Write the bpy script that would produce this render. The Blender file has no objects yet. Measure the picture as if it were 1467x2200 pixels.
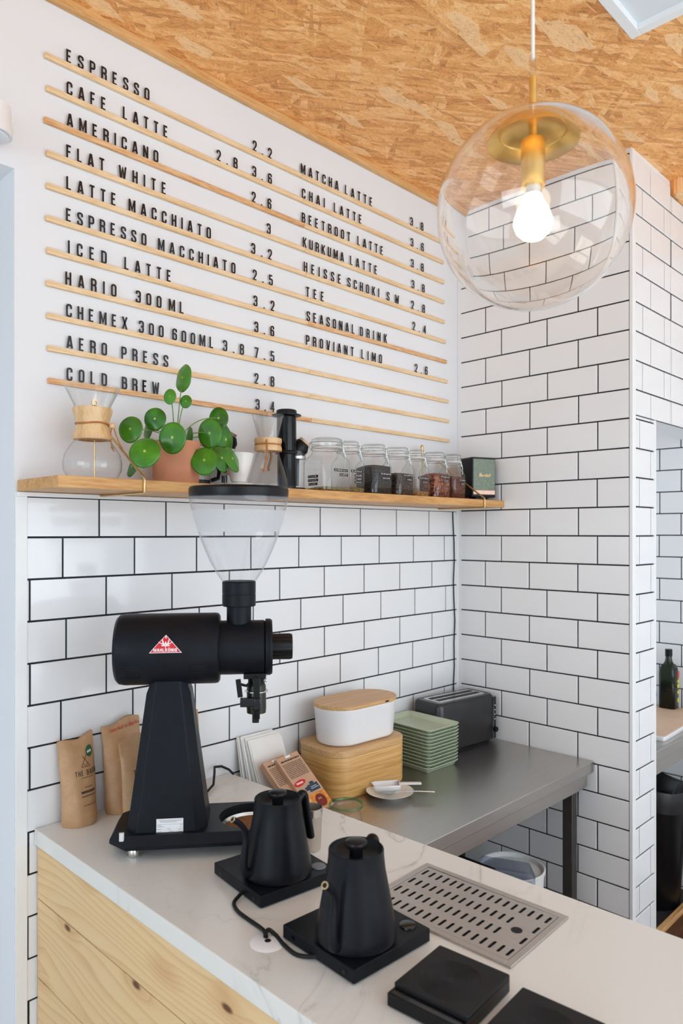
import bpy, bmesh, math, random
from mathutils import Matrix, Vector
random.seed(11)
PI = math.pi
R = math.radians
sc = bpy.context.scene
COL = sc.collection

# ------------------------------------------------------------------ camera, light, exposure
cam_d = bpy.data.cameras.new('camera'); cam = bpy.data.objects.new('camera', cam_d); COL.objects.link(cam)
cam.location = (-2.507, -1.790, 1.675)
cam.rotation_euler = (R(90), 0, R(-45.324))
cam_d.sensor_width = 36.0
cam_d.lens = 1556.0 / 2200.0 * 36.0
cam_d.shift_y = 45.0 / 2200.0
cam_d.dof.use_dof = True; cam_d.dof.focus_distance = 2.0; cam_d.dof.aperture_fstop = 4.5
cam_d.clip_start = 0.02
sc.camera = cam

vs = sc.view_settings
vs.view_transform = 'Standard'; vs.look = 'None'; vs.gamma = 1.0; vs.use_curve_mapping = False
vs.exposure = 0.14
sc.cycles.use_denoising = True
sc.cycles.max_bounces = 14; sc.cycles.transparent_max_bounces = 24
sc.cycles.transmission_bounces = 10; sc.cycles.glossy_bounces = 6; sc.cycles.diffuse_bounces = 6
sc.cycles.sample_clamp_indirect = 4.0

w = bpy.data.worlds.new('daylight'); sc.world = w; w.use_nodes = True
bgn = w.node_tree.nodes['Background']
bgn.inputs[0].default_value = (0.80, 0.90, 1.0, 1); bgn.inputs[1].default_value = 1.1

def area(name, loc, rot, sx, sy, power, col):
    d = bpy.data.lights.new(name, 'AREA'); d.shape = 'RECTANGLE'; d.size = sx; d.size_y = sy
    d.energy = power; d.color = col
    o = bpy.data.objects.new(name, d); COL.objects.link(o); o.location = loc; o.rotation_euler = rot
    return o
# daylight coming through the shop windows behind and to the left of the viewer
area('daylight_shop_window', (-1.3, -4.70, 1.75), (R(90), 0, 0), 4.4, 2.1, 58, (0.84, 0.93, 1.0))
area('daylight_side_window', (-8.05, -2.3, 1.70), (R(90), 0, R(-90)), 3.2, 2.0, 78, (0.80, 0.91, 1.0))
# sun added through the shop window to brighten the ceiling by floor bounce
sd = bpy.data.lights.new('bounce_sun', 'SUN'); sd.energy = 14.0; sd.angle = R(.6); sd.color = (1.0, .95, .88)
bounce_sun = bpy.data.objects.new('bounce_sun', sd); COL.objects.link(bounce_sun); bounce_sun.rotation_euler = (R(40), 0, R(8))

# ------------------------------------------------------------------ mesh helpers
class MB:
    """collects shapes into one bmesh"""
    def __init__(s): s.bm = bmesh.new(); s.mi = 0
    def mat(s, i): s.mi = i; return s
    def face(s, vs_):
        try:
            f = s.bm.faces.new(vs_); f.material_index = s.mi; return f
        except ValueError: return None
    def v(s, p): return s.bm.verts.new(p)
    def quad(s, *ps): return s.face([s.v(p) for p in ps])
    def box(s, x0, x1, y0, y1, z0, z1, M=None):
        c = [Vector((x, y, z)) for z in (z0, z1) for y in (y0, y1) for x in (x0, x1)]
        if M: c = [M @ p for p in c]
        v = [s.v(p) for p in c]
        for f in ((0,2,3,1),(4,5,7,6),(0,1,5,4),(2,6,7,3),(0,4,6,2),(1,3,7,5)): s.face([v[i] for i in f])
        return s
    def loft(s, rings, cap0=True, cap1=True, closed=True):
        rv = [[s.v(p) for p in r] for r in rings]
        n = len(rv[0])
        for a, b in zip(rv, rv[1:]):
            for i in range(n if closed else n - 1):
                j = (i + 1) % n; s.face([a[i], a[j], b[j], b[i]])
        if cap0: s.face(list(reversed(rv[0])))
        if cap1: s.face(rv[-1])
        return s
    def lathe(s, prof, n=40, M=None, cap0=False, cap1=False):
        rings = []
        for r, z in prof:
            ring = [Vector((r*math.cos(2*PI*k/n), r*math.sin(2*PI*k/n), z)) for k in range(n)]
            if M: ring = [M @ p for p in ring]
            rings.append(ring)
        return s.loft(rings, cap0 or prof[0][0] < .0025, cap1 or prof[-1][0] < .0025)
    def cyl(s, r, z0, z1, n=32, M=None, r1=None): return s.lathe([(r, z0), (r if r1 is None else r1, z1)], n, M, True, True)
    def tube(s, pts, r, n=10, rads=None):
        pts = [Vector(p) for p in pts]; rings = []; up = None
        for i, p in enumerate(pts):
            t = (pts[min(i+1, len(pts)-1)] - pts[max(i-1, 0)]).normalized()
            if up is None:
                up = Vector((0,0,1)) if abs(t.z) < .9 else Vector((1,0,0))
            a = t.cross(up)
            if a.length < 1e-5: a = t.orthogonal()
            a.normalize(); up = a.cross(t).normalized()
            rr = rads[i] if rads else r
            rings.append([p + rr*(math.cos(2*PI*k/n)*a + math.sin(2*PI*k/n)*up) for k in range(n)])
        return s.loft(rings)
    def rrect(s, cx, cy, hx, hy, r, prof, n=8, M=None, cap0=True, cap1=True):
        """rounded-rectangle loft; prof = [(inset, z)]"""
        rings = []
        for ins, z in prof:
            ring = []; rr = max(r - ins, .0004)
            for qx, qy, a0 in ((1,1,0),(-1,1,90),(-1,-1,180),(1,-1,270)):
                for k in range(n+1):
                    a = R(a0 + 90*k/n)
                    ring.append(Vector((cx + qx*(hx-r) + rr*math.cos(a) + 0, cy + qy*(hy-r) + rr*math.sin(a), z)) if ins <= r else
                                Vector((cx + qx*(hx-ins), cy + qy*(hy-ins), z)))
            if M: ring = [M @ p for p in ring]
            rings.append(ring)
        return s.loft(rings, cap0, cap1)
    def sphere(s, r, c=(0,0,0), nu=24, nv=14, sz=1.0):
        pr = [(max(r*math.sin(PI*i/nv), 1e-4), -r*sz*math.cos(PI*i/nv)) for i in range(nv+1)]
        return s.lathe(pr, nu, Matrix.Translation(c), True, True)

def obj(name, mb, mats, parent=None, angle=38, bevel=None, smooth=True, loc=None, rz=None):
    bm = mb.bm
    bmesh.ops.recalc_face_normals(bm, faces=bm.faces)
    me = bpy.data.meshes.new(name); bm.to_mesh(me); bm.free()
    for m in (mats if isinstance(mats, (list, tuple)) else [mats]): me.materials.append(m)
    if smooth:
        me.polygons.foreach_set('use_smooth', [True]*len(me.polygons))
        me.set_sharp_from_angle(angle=R(angle))
    o = bpy.data.objects.new(name, me); COL.objects.link(o)
    if parent: o.parent = parent
    if loc: o.location = loc
    if rz: o.rotation_euler = (0, 0, rz)
    if bevel:
        b = o.modifiers.new('bevel', 'BEVEL'); b.width = bevel; b.segments = 3; b.limit_method = 'ANGLE'; b.angle_limit = R(40)
    return o
def tag(o, label, cat, group=None):
    o['label'] = label; o['category'] = cat
    if group: o['group'] = group
    return o
def thing(name, label, cat, loc=(0,0,0), rz=0, group=None):
    o = bpy.data.objects.new(name, None); COL.objects.link(o); o.empty_display_size = .05
    o.location = loc; o.rotation_euler = (0, 0, rz)
    return tag(o, label, cat, group)
def struct(name, mb, mats, parent=None, **k):
    o = obj(name, mb, mats, parent, **k); o['kind'] = 'structure'; return o
def T(x=0, y=0, z=0): return Matrix.Translation((x, y, z))
def rotX(a): return Matrix.Rotation(R(a), 4, 'X')
def rotY(a): return Matrix.Rotation(R(a), 4, 'Y')
def rotZ(a): return Matrix.Rotation(R(a), 4, 'Z')

# ------------------------------------------------------------------ materials
def nt(name):
    m = bpy.data.materials.new(name); m.use_nodes = True; n = m.node_tree
    return m, n, n.nodes, n.links, n.nodes['Principled BSDF']
def coords(n, scale=(1,1,1), rot=(0,0,0), loc=(0,0,0), kind='Object'):
    tc = n.nodes.new('ShaderNodeTexCoord'); mp = n.nodes.new('ShaderNodeMapping')
    mp.inputs['Scale'].default_value = scale; mp.inputs['Rotation'].default_value = rot; mp.inputs['Location'].default_value = loc
    n.links.new(tc.outputs[kind], mp.inputs[0]); return mp.outputs[0]
def noise(n, co, scale, detail=3, rough=.5, dist=0):
    t = n.nodes.new('ShaderNodeTexNoise'); t.inputs['Scale'].default_value = scale; t.inputs['Detail'].default_value = detail
    t.inputs['Roughness'].default_value = rough; t.inputs['Distortion'].default_value = dist
    n.links.new(co, t.inputs['Vector']); return t.outputs[0]
def ramp(n, fac, stops):
    r = n.nodes.new('ShaderNodeValToRGB'); e = r.color_ramp.elements
    while len(e) > 1: e.remove(e[-1])
    e[0].position = stops[0][0]; e[0].color = (*stops[0][1], 1)
    for p, c in stops[1:]:
        x = e.new(p); x.color = (*c, 1)
    n.links.new(fac, r.inputs[0]); return r.outputs[0]
def mixc(n, fac, a, b, mode='MIX'):
    m = n.nodes.new('ShaderNodeMix'); m.data_type = 'RGBA'; m.blend_type = mode
    for k, x in ((0, fac), (6, a), (7, b)):
        if hasattr(x, 'links'): n.links.new(x, m.inputs[k])
        elif isinstance(x, tuple): m.inputs[k].default_value = (*x, 1)
        else: m.inputs[k].default_value = x
    return m.outputs[2]
def math_(n, op, a, b=0.0):
    m = n.nodes.new('ShaderNodeMath'); m.operation = op
    for k, x in ((0, a), (1, b)):
        if hasattr(x, 'links'): n.links.new(x, m.inputs[k])
        else: m.inputs[k].default_value = x
    return m.outputs[0]
def bump(n, p, h, strength=.2, dist=.002):
    b = n.nodes.new('ShaderNodeBump'); b.inputs['Strength'].default_value = strength; b.inputs['Distance'].default_value = dist
    n.links.new(h, b.inputs['Height']); n.links.new(b.outputs[0], p.inputs['Normal'])
def pm(name, col, rough=.5, metal=0.0, var=.06, vscale=30, bmp=0.0, bscale=200, spec=None, coat=0):
    m, n, N, L, p = nt(name)
    co = coords(n); f = noise(n, co, vscale, 3)
    a = tuple(max(0, c*(1-var)) for c in col); b = tuple(min(1, c*(1+var)) for c in col)
    L.new(ramp(n, f, [(.3, a), (.7, b)]), p.inputs['Base Color'])
    p.inputs['Roughness'].default_value = rough; p.inputs['Metallic'].default_value = metal
    if spec is not None: p.inputs['Specular IOR Level'].default_value = spec
    if coat: p.inputs['Coat Weight'].default_value = coat; p.inputs['Coat Roughness'].default_value = .08
    if bmp: bump(n, p, noise(n, co, bscale, 2), bmp, .001)
    return m
def clear(name, tint=(.985,.99,.985), refl=1.0, rough=.02, ior=1.45, edge=(.72,.76,.75), edgepow=.25):
    """thin clear glass or plastic: fresnel mix of transparency and gloss, darker where seen edge-on"""
    m, n, N, L, p = nt(name); N.remove(p)
    out = N['Material Output']
    tr = N.new('ShaderNodeBsdfTransparent'); gl = N.new('ShaderNodeBsdfGlossy'); gl.inputs['Roughness'].default_value = rough
    lw = N.new('ShaderNodeLayerWeight'); lw.inputs[0].default_value = .5
    fac = lw.outputs['Facing']
    L.new(mixc(n, math_(n, 'POWER', fac, 1/edgepow), tint, edge), tr.inputs[0])
    f0 = ((ior-1)/(ior+1))**2
    sch = math_(n, 'ADD', math_(n, 'MULTIPLY', math_(n, 'POWER', fac, 5.0), (1-f0)*refl*.8), f0*refl)
    mx = N.new('ShaderNodeMixShader'); L.new(sch, mx.inputs[0])
    L.new(tr.outputs[0], mx.inputs[1]); L.new(gl.outputs[0], mx.inputs[2]); L.new(mx.outputs[0], out.inputs[0])
    return m
def wood(name, c_lo, c_mid, c_hi, axis='X', scale=1.0, rough=.5, knots=0.0, grain=1.0, seed=0.0, st=9):
    m, n, N, L, p = nt(name)
    k = {'X': (1,st,st), 'Y': (st,1,st), 'Z': (st,st,1), 'XY': (1,1,st)}[axis]
    co = coords(n, tuple(a*scale for a in k), loc=(seed, seed*1.7, seed*.6))
    f1 = noise(n, co, 1.6, 5, .55, 1.0); f2 = noise(n, co, 9, 4, .6, .3)
    fine = noise(n, coords(n, tuple((a if a == 1 else a*9)*scale for a in k)), 8, 3, .7)
    f = math_(n, 'ADD', math_(n, 'MULTIPLY', f1, .62), math_(n, 'MULTIPLY', f2, .38))
    c = ramp(n, f, [(.40, c_lo), (.5, c_mid), (.60, c_hi)])
    c = mixc(n, math_(n, 'MULTIPLY', fine, .35*grain), c, c_lo)
    if knots:
        vo = N.new('ShaderNodeTexVoronoi'); vo.inputs['Scale'].default_value = 1.0
        kk = {'X': (3.0,8,8), 'Y': (8,3.0,8), 'Z': (8,8,3.0)}[axis]
        L.new(coords(n, kk, loc=(seed*2, .3+seed, .1)), vo.inputs['Vector'])
        dk = ramp(n, vo.outputs['Distance'], [(0.03, (1,1,1)), (.085, (.45,.45,.45)), (.2, (0,0,0))])
        c = mixc(n, math_(n, 'MULTIPLY', dk, knots), c, (.17,.07,.022))
    L.new(c, p.inputs['Base Color']); p.inputs['Roughness'].default_value = rough
    bump(n, p, fine, .12, .001)
    return m

def pine(name, seed, tone=1.0):
    """knotty pine board, grain along Y, seen on the YZ face"""
    m, n, N, L, p = nt(name)
    tc = N.new('ShaderNodeTexCoord'); sp = N.new('ShaderNodeSeparateXYZ'); L.new(tc.outputs['Object'], sp.inputs[0])
    def comb(sy, sz, o):
        c = N.new('ShaderNodeCombineXYZ')
        L.new(math_(n, 'ADD', math_(n, 'MULTIPLY', sp.outputs[1], sy), o), c.inputs[0]); L.new(math_(n, 'ADD', math_(n, 'MULTIPLY', sp.outputs[2], sz), o*.37), c.inputs[1]); return c.outputs[0]
    low = noise(n, comb(.55, 3.4, seed), 1.5, 2, .45)
    vo = N.new('ShaderNodeTexVoronoi'); vo.voronoi_dimensions = '2D'; vo.inputs['Scale'].default_value = 1.0
    L.new(comb(3.1, 7.0, seed*2.3), vo.inputs['Vector'])
    kd = vo.outputs['Distance']
    near = ramp(n, kd, [(0.0, (1,1,1)), (.22, (0,0,0))])
    ph = math_(n, 'ADD', math_(n, 'MULTIPLY', sp.outputs[2], 46.0), math_(n, 'MULTIPLY', low, 13.0))
    ph = math_(n, 'ADD', ph, math_(n, 'MULTIPLY', near, 1.1))
    band = math_(n, 'FRACT', ph)
    fine = noise(n, comb(2.2, 150, seed), 2.0, 3, .6)
    c = ramp(n, band, [(.0, (.80,.57,.30)), (.45, (.78,.53,.26)), (.80, (.68,.41,.165)), (.90, (.58,.31,.11)), (.96, (.75,.50,.24)), (1.0, (.80,.57,.30))])
    c = mixc(n, .42, c, (.79,.57,.31))
    c = mixc(n, math_(n, 'MULTIPLY', fine, .30), c, (.62,.40,.20))
    halo = ramp(n, kd, [(.05, (1,1,1)), (.24, (0,0,0))])
    c = mixc(n, math_(n, 'MULTIPLY', halo, .5), c, (.56,.29,.10))
    core = ramp(n, kd, [(.030, (1,1,1)), (.062, (0,0,0))])
    sel = N.new('ShaderNodeSeparateColor'); L.new(vo.outputs['Color'], sel.inputs[0])
    c = mixc(n, math_(n, 'MULTIPLY', core, math_(n, 'GREATER_THAN', sel.outputs[0], .30)), c, (.13,.045,.014))
    L.new(c, p.inputs['Base Color']); p.inputs['Roughness'].default_value = .48
    bump(n, p, fine, .1, .001)
    return m

def emis(name, col, s):
    m, n, N, L, p = nt(name)
    p.inputs['Base Color'].default_value = (*col, 1); p.inputs['Emission Color'].default_value = (*col, 1); p.inputs['Emission Strength'].default_value = s
    return m

def osb_mat():
    m, n, N, L, p = nt('oriented_strand_board')
    base = coords(n)
    warp = N.new('ShaderNodeTexNoise'); warp.inputs['Scale'].default_value = 5; warp.inputs['Detail'].default_value = 2
    L.new(base, warp.inputs['Vector'])
    cols = []; masks = []; edges = []
    for i, (ang, sx, sy, off) in enumerate(((28, 6, 30, 0), (-12, 7, 36, 3.1), (62, 6, 34, 7.7), (-50, 8, 44, 1.9), (8, 13, 80, 5.0), (36, 10, 90, 9.2))):
        mp = N.new('ShaderNodeMapping'); mp.inputs['Rotation'].default_value = (0, 0, R(ang)); mp.inputs['Location'].default_value = (off, off*.7, 0)
        L.new(base, mp.inputs[0])
        m2 = N.new('ShaderNodeMapping'); m2.inputs['Scale'].default_value = (sx, sy, 1); L.new(mp.outputs[0], m2.inputs[0])
        ad = N.new('ShaderNodeVectorMath'); ad.operation = 'ADD'
        sb = N.new('ShaderNodeVectorMath'); sb.operation = 'SCALE'; sb.inputs['Scale'].default_value = .9
        L.new(warp.outputs['Color'], sb.inputs[0]); L.new(m2.outputs[0], ad.inputs[0]); L.new(sb.outputs[0], ad.inputs[1])
        vo = N.new('ShaderNodeTexVoronoi'); vo.voronoi_dimensions = '2D'; vo.inputs['Scale'].default_value = 1; L.new(ad.outputs[0], vo.inputs['Vector'])
        sep = N.new('ShaderNodeSeparateColor'); L.new(vo.outputs['Color'], sep.inputs[0])
        streak = noise(n, m2.outputs[0], 4.6, 7, .78, .5)
        shade = math_(n, 'ADD', math_(n, 'MULTIPLY', sep.outputs[0], .26), math_(n, 'MULTIPLY', streak, .76))
        cols.append(ramp(n, shade, [(.30, (.36,.125,.022)), (.41, (.62,.265,.055)), (.51, (.76,.37,.095)), (.61, (.84,.48,.165)), (.74, (.92,.65,.33))]))
        masks.append(math_(n, 'GREATER_THAN', sep.outputs[1], .60)); edges.append(vo.outputs['Distance'])
    c = cols[0]
    for i in range(1, 6): c = mixc(n, math_(n, 'MULTIPLY', masks[i], .82), c, cols[i])
    big = N.new('ShaderNodeTexVoronoi'); big.voronoi_dimensions = '2D'; big.inputs['Scale'].default_value = 1.0
    wv = N.new('ShaderNodeVectorMath'); wv.operation = 'ADD'; ws = N.new('ShaderNodeVectorMath'); ws.operation = 'SCALE'; ws.inputs['Scale'].default_value = .5
    L.new(warp.outputs['Color'], ws.inputs[0]); L.new(coords(n, (9, 30, 1), rot=(0,0,R(48))), wv.inputs[0]); L.new(ws.outputs[0], wv.inputs[1]); L.new(wv.outputs[0], big.inputs['Vector'])
    bs = N.new('ShaderNodeSeparateColor'); L.new(big.outputs['Color'], bs.inputs[0])
    pick = math_(n, 'GREATER_THAN', bs.outputs[0], .93)
    c = mixc(n, math_(n, 'MULTIPLY', pick, .75), c, ramp(n, noise(n, coords(n, (7, 120, 1), rot=(0,0,R(48))), 3, 4, .7), [(.3, (.76,.46,.18)), (.7, (.92,.68,.38))]))
    spk = noise(n, coords(n, (22, 48, 1), rot=(0,0,R(25))), 2.6, 5, .75, .6)
    c = mixc(n, ramp(n, spk, [(.30, (1,1,1)), (.39, (0,0,0))]), c, (.22,.075,.014))
    spk2 = noise(n, coords(n, (20, 90, 1), rot=(0,0,R(-35))), 1.5, 5, .7, .4)
    c = mixc(n, math_(n, 'MULTIPLY', ramp(n, spk2, [(.66, (0,0,0)), (.74, (1,1,1))]), .6), c, (.93,.70,.42))
    gr = noise(n, coords(n, (30, 55, 1), rot=(0,0,R(20))), 2.5, 8, .8, .8)
    c = mixc(n, .55, c, ramp(n, gr, [(.32, (.42,.36,.30)), (.5, (1,1,1)), (.66, (1.0,1.0,1.0))]), 'MULTIPLY')
    hs = N.new('ShaderNodeHueSaturation'); hs.inputs['Hue'].default_value = .496; hs.inputs['Saturation'].default_value = .97; hs.inputs['Value'].default_value = 1.22; L.new(c, hs.inputs['Color']); c = hs.outputs[0]
    L.new(c, p.inputs['Base Color']); p.inputs['Roughness'].default_value = .55
    bump(n, p, math_(n, 'ADD', spk, spk2), .25, .003)
    return m

M = {}
M['paint'] = pm('white_wall_paint', (.765,.78,.805), .75, var=.012, vscale=3, bmp=.05, bscale=120)
M['jamb'] = pm('shaded_jamb_paint', (.56,.60,.63), .6, var=.01, vscale=3)  # bluish daylight shade of the reveal put into the paint colour
M['tile'] = pm('glazed_white_tile', (.80,.81,.825), .10, var=.012, vscale=2.5, bmp=.03, bscale=14)
M['tile_b'] = pm('glazed_white_tile_flat', (.84,.845,.85), .13, var=.012, vscale=2.5, bmp=.03, bscale=14)
M['grout'] = pm('black_grout', (.014,.014,.018), .85, var=.2)
M['caulk'] = pm('white_edge_trim', (.82,.83,.83), .35, var=.01)
M['osb'] = osb_mat()
M['lath'] = wood('pine_trim', (.58,.30,.10), (.70,.40,.16), (.78,.48,.22), 'X', 3, .5)
M['rail'] = wood('pale_pine_rail', (.72,.48,.25), (.82,.61,.37), (.86,.69,.46), 'X', 4, .55, seed=2)
M['rail2'] = wood('reddish_pine_rail', (.56,.26,.10), (.74,.43,.20), (.82,.56,.31), 'X', 4, .55, seed=6)
M['shelf'] = wood('oiled_shelf_wood', (.46,.22,.065), (.60,.315,.10), (.68,.39,.145), 'X', 2.4, .42, seed=4)
M['pine'] = [pine('pine_plank_%s' % a, sd) for a, sd in (('upper', .37), ('middle', 3.9), ('lower', 7.3))]
M['bamboo'] = wood('bamboo', (.50,.26,.065), (.64,.36,.115), (.72,.44,.165), 'XY', 1.5, .34, seed=9, st=34)
M['bamboo_lid'] = wood('bamboo_lid', (.52,.29,.11), (.62,.38,.17), (.69,.45,.22), 'X', 2.0, .40, seed=12, st=30)
M['collar'] = wood('turned_beech', (.58,.34,.15), (.70,.45,.22), (.78,.55,.31), 'Z', 2, .35, seed=5)
M['letter'] = pm('black_acrylic_letter', (.010,.009,.011), .08, var=.1)
M['black'] = pm('matt_black_metal', (.0060,.0072,.0105), .42, spec=.17, var=.15, bmp=.06, bscale=500)
M['kettle'] = pm('satin_black_kettle', (.0050,.0056,.0085), .38, spec=.20, var=.1)
M['blackplastic'] = pm('black_plastic', (.005,.005,.006), .32, spec=.24, var=.15)
M['rubber'] = pm('black_rubber', (.007,.007,.008), .55, spec=.3, var=.15)
M['glossblack'] = pm('gloss_black', (.006,.006,.007), .08, var=.1)
M['steel'] = pm('polished_steel', (.66,.64,.61), .22, 1.0, var=.05, vscale=40)
M['brass'] = pm('brushed_brass', (.80,.52,.16), .28, 1.0, var=.05, vscale=60)
M['wire'] = pm('brass_wire', (.62,.45,.22), .30, 1.0, var=.05)
M['clipwire'] = pm('clip_wire', (.50,.52,.50), .25, 1.0, var=.08)
M['leather'] = pm('tan_leather', (.42,.15,.03), .6, var=.15, vscale=60)
M['terracotta'] = pm('terracotta', (.58,.25,.135), .72, var=.08, vscale=18, bmp=.1, bscale=160)
M['soil'] = pm('potting_soil', (.03,.02,.012), .95, var=.4, vscale=90, bmp=.6, bscale=90)
M['stem'] = pm('plant_stem', (.16,.28,.045), .45, var=.2, vscale=40)
M['ceramic'] = pm('white_ceramic', (.82,.82,.81), .18, var=.01)
M['plasticwhite'] = pm('white_plastic', (.84,.84,.85), .32, var=.01)
M['paper'] = pm('white_paper', (.83,.82,.79), .85, var=.03, vscale=12, bmp=.05, bscale=60)
M['green'] = pm('sage_green_tray', (.49,.57,.42), .30, var=.03, vscale=10)
M['red'] = pm('enamel_red', (.62,.012,.02), .35, var=.04)
M['decalwhite'] = pm('printed_white', (.85,.85,.85), .5, var=.01)
M['ink'] = pm('printed_black', (.018,.014,.012), .7, var=.1)
M['greyink'] = pm('printed_grey', (.19,.21,.24), .7, var=.1)
M['redink'] = pm('printed_red', (.55,.05,.03), .7, var=.1)
M['stickergreen'] = pm('green_sticker', (.012,.10,.035), .45, var=.05)
M['cream'] = pm('cone_inside', (.70,.68,.62), .4)
M['gold'] = pm('gold_print', (.78,.52,.28), .35, .6)
M['copper'] = pm('copper_strip', (.78,.55,.42), .35, .3)
M['grille'] = pm('sage_grille_cloth', (.20,.255,.20), .8, var=.18, vscale=120, bmp=.3, bscale=500)
M['smoke'] = clear('smoky_plastic', (.30,.30,.31), .9, .12, 1.45, (.10,.10,.11), .4)
M['glass'] = clear('clear_glass', (.992,.996,.994), 1.5, .015, 1.45, (.48,.54,.52), .16)
M['jarglass'] = clear('jar_glass', (.988,.994,.990), 1.8, .02, 1.45, (.45,.52,.48), .18)
M['greenrim'] = clear('green_glass_rim', (.55,.85,.68), 1.2, .03, 1.5, (.10,.42,.25), .3)
M['acrylic'] = clear('clear_acrylic', (.978,.982,.99), 1.5, .03, 1.46, (.55,.59,.64), .16)
M['bottle'] = clear('dark_green_glass', (.10,.17,.02), 1.2, .03, 1.5, (.02,.05,.005), .35)
M['oil'] = pm('dark_bottle_contents', (.012,.016,.005), .3, var=.2)
M['floor'] = pm('pale_bounce_floor', (.62,.61,.60), .6, var=.06, vscale=4)
M['darkfloor'] = pm('dark_vinyl_floor', (.030,.026,.026), .5, var=.25, vscale=20)
M['corkdark'] = pm('dark_olive_wood', (.16,.10,.05), .55, var=.2, vscale=30)
M['cutboard'] = pm('beech_cutting_board', (.66,.47,.33), .5, var=.05, vscale=8)
M['bag'] = pm('black_bin_bag', (.010,.010,.012), .35, var=.2, bmp=.5, bscale=30)
M['tint'] = clear('translucent_lid', (.72,.75,.82), .8, .25, 1.4, (.5,.54,.6), .3)
M['offwhite'] = pm('white_bucket_plastic', (.72,.71,.70), .4, var=.02)

def frosted():
    m, n, N, L, p = nt('frosted_band')
    N.remove(p); out = N['Material Output']
    tr = N.new('ShaderNodeBsdfTransparent'); tr.inputs[0].default_value = (.93,.94,.96,1)
    df = N.new('ShaderNodeBsdfTranslucent'); df.inputs[0].default_value = (.93,.945,.97,1)
    d2 = N.new('ShaderNodeBsdfDiffuse'); d2.inputs[0].default_value = (.93,.945,.97,1)
    a = N.new('ShaderNodeMixShader'); a.inputs[0].default_value = .5; L.new(df.outputs[0], a.inputs[1]); L.new(d2.outputs[0], a.inputs[2])
    nz = noise(n, coords(n), 300, 2)
    b = N.new('ShaderNodeMixShader'); L.new(ramp(n, nz, [(.3, (.70,)*3), (.7, (.74,)*3)]), b.inputs[0])
    L.new(tr.outputs[0], b.inputs[1]); L.new(a.outputs[0], b.inputs[2]); L.new(b.outputs[0], out.inputs[0])
    return m
M['frost'] = frosted()

def globe_mat():
    m, n, N, L, p = nt('globe_glass')
    p.inputs['Base Color'].default_value = (.985,.975,.96,1); p.inputs['Roughness'].default_value = 0.0
    p.inputs['Transmission Weight'].default_value = 1.0; p.inputs['IOR'].default_value = 1.45
    bump(n, p, noise(n, coords(n), 9, 1), .06, .004)
    return m
M['globe'] = globe_mat()

def leaf_mat():
    m, n, N, L, p = nt('pilea_leaf')
    co = coords(n)
    f = noise(n, co, 26, 3)
    gr = N.new('ShaderNodeTexGradient'); gr.gradient_type = 'SPHERICAL'
    at = N.new('ShaderNodeAttribute'); at.attribute_name = 'centre'
    c = ramp(n, f, [(.3, (.013,.085,.006)), (.55, (.030,.165,.009)), (.75, (.062,.25,.014))])
    c = mixc(n, ramp(n, at.outputs['Fac'], [(.885, (0,0,0)), (.94, (1,1,1))]), c, (.45,.62,.14))
    tone = N.new('ShaderNodeObjectInfo')
    c = mixc(n, math_(n, 'MULTIPLY', tone.outputs['Random'], .45), c, (.10,.33,.015))
    L.new(c, p.inputs['Base Color']); p.inputs['Roughness'].default_value = .24
    p.inputs['Subsurface Weight'].default_value = 0.0
    p.inputs['Transmission Weight'].default_value = 0.0
    return m
M['leaf'] = leaf_mat()

def brushed(name, col, rough, axis):
    m, n, N, L, p = nt(name)
    k = {'X': (1, 60, 60), 'Y': (60, 1, 60)}[axis]
    f = noise(n, coords(n, k), 5, 4, .7); g = noise(n, coords(n), 3.5, 3)
    L.new(ramp(n, f, [(.3, tuple(c*.9 for c in col)), (.7, col)]), p.inputs['Base Color'])
    L.new(ramp(n, g, [(.2, (rough-.015,)*3), (.8, (rough+.02,)*3)]), p.inputs['Roughness'])
    p.inputs['Metallic'].default_value = 1.0
    bump(n, p, f, .015, .0005)
    return m
M['table'] = brushed('brushed_table_steel', (.52,.50,.47), .30, 'X')
M['tray'] = brushed('brushed_drip_steel', (.58,.54,.50), .38, 'Y')

def marble():
    m, n, N, L, p = nt('white_quartz')
    co = coords(n)
    f = noise(n, co, 2.3, 6, .55, 1.6)
    v = math_(n, 'ABSOLUTE', math_(n, 'SUBTRACT', f, .5))
    c = ramp(n, v, [(.0, (.50,.48,.45)), (.006, (.70,.68,.635)), (.03, (.77,.745,.70))])
    c = mixc(n, math_(n, 'MULTIPLY', ramp(n, noise(n, co, 1.1, 2), [(.45, (0,0,0)), (.6, (1,1,1))]), 1.0), c, (.77,.745,.70))
    L.new(c, p.inputs['Base Color']); p.inputs['Roughness'].default_value = .24
    return m
M['marble'] = marble()
M['table_leg'] = pm('shaded_steel_leg', (.06,.055,.05), .4, .6, var=.1)  # steel legs with the shadow on them put into a dark colour

def kraft():
    m, n, N, L, p = nt('kraft_paper')
    f = noise(n, coords(n), 28, 5, .6); g = noise(n, coords(n), 300, 2)
    L.new(ramp(n, math_(n, 'ADD', math_(n, 'MULTIPLY', f, .7), math_(n, 'MULTIPLY', g, .3)), [(.3, (.42,.235,.11)), (.7, (.54,.33,.17))]), p.inputs['Base Color'])
    p.inputs['Roughness'].default_value = .48
    bump(n, p, f, .5, .003)
    return m
M['kraft'] = kraft()
M['carton'] = pm('tan_carton', (.56,.34,.22), .6, var=.05, vscale=15)
M['navy'] = pm('navy_print', (.02,.05,.09), .5)
M['orange'] = pm('orange_print', (.72,.26,.035), .45, var=.35, vscale=60)
M['maroon'] = pm('maroon_print', (.16,.008,.008), .3, var=.3, vscale=80)

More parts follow.
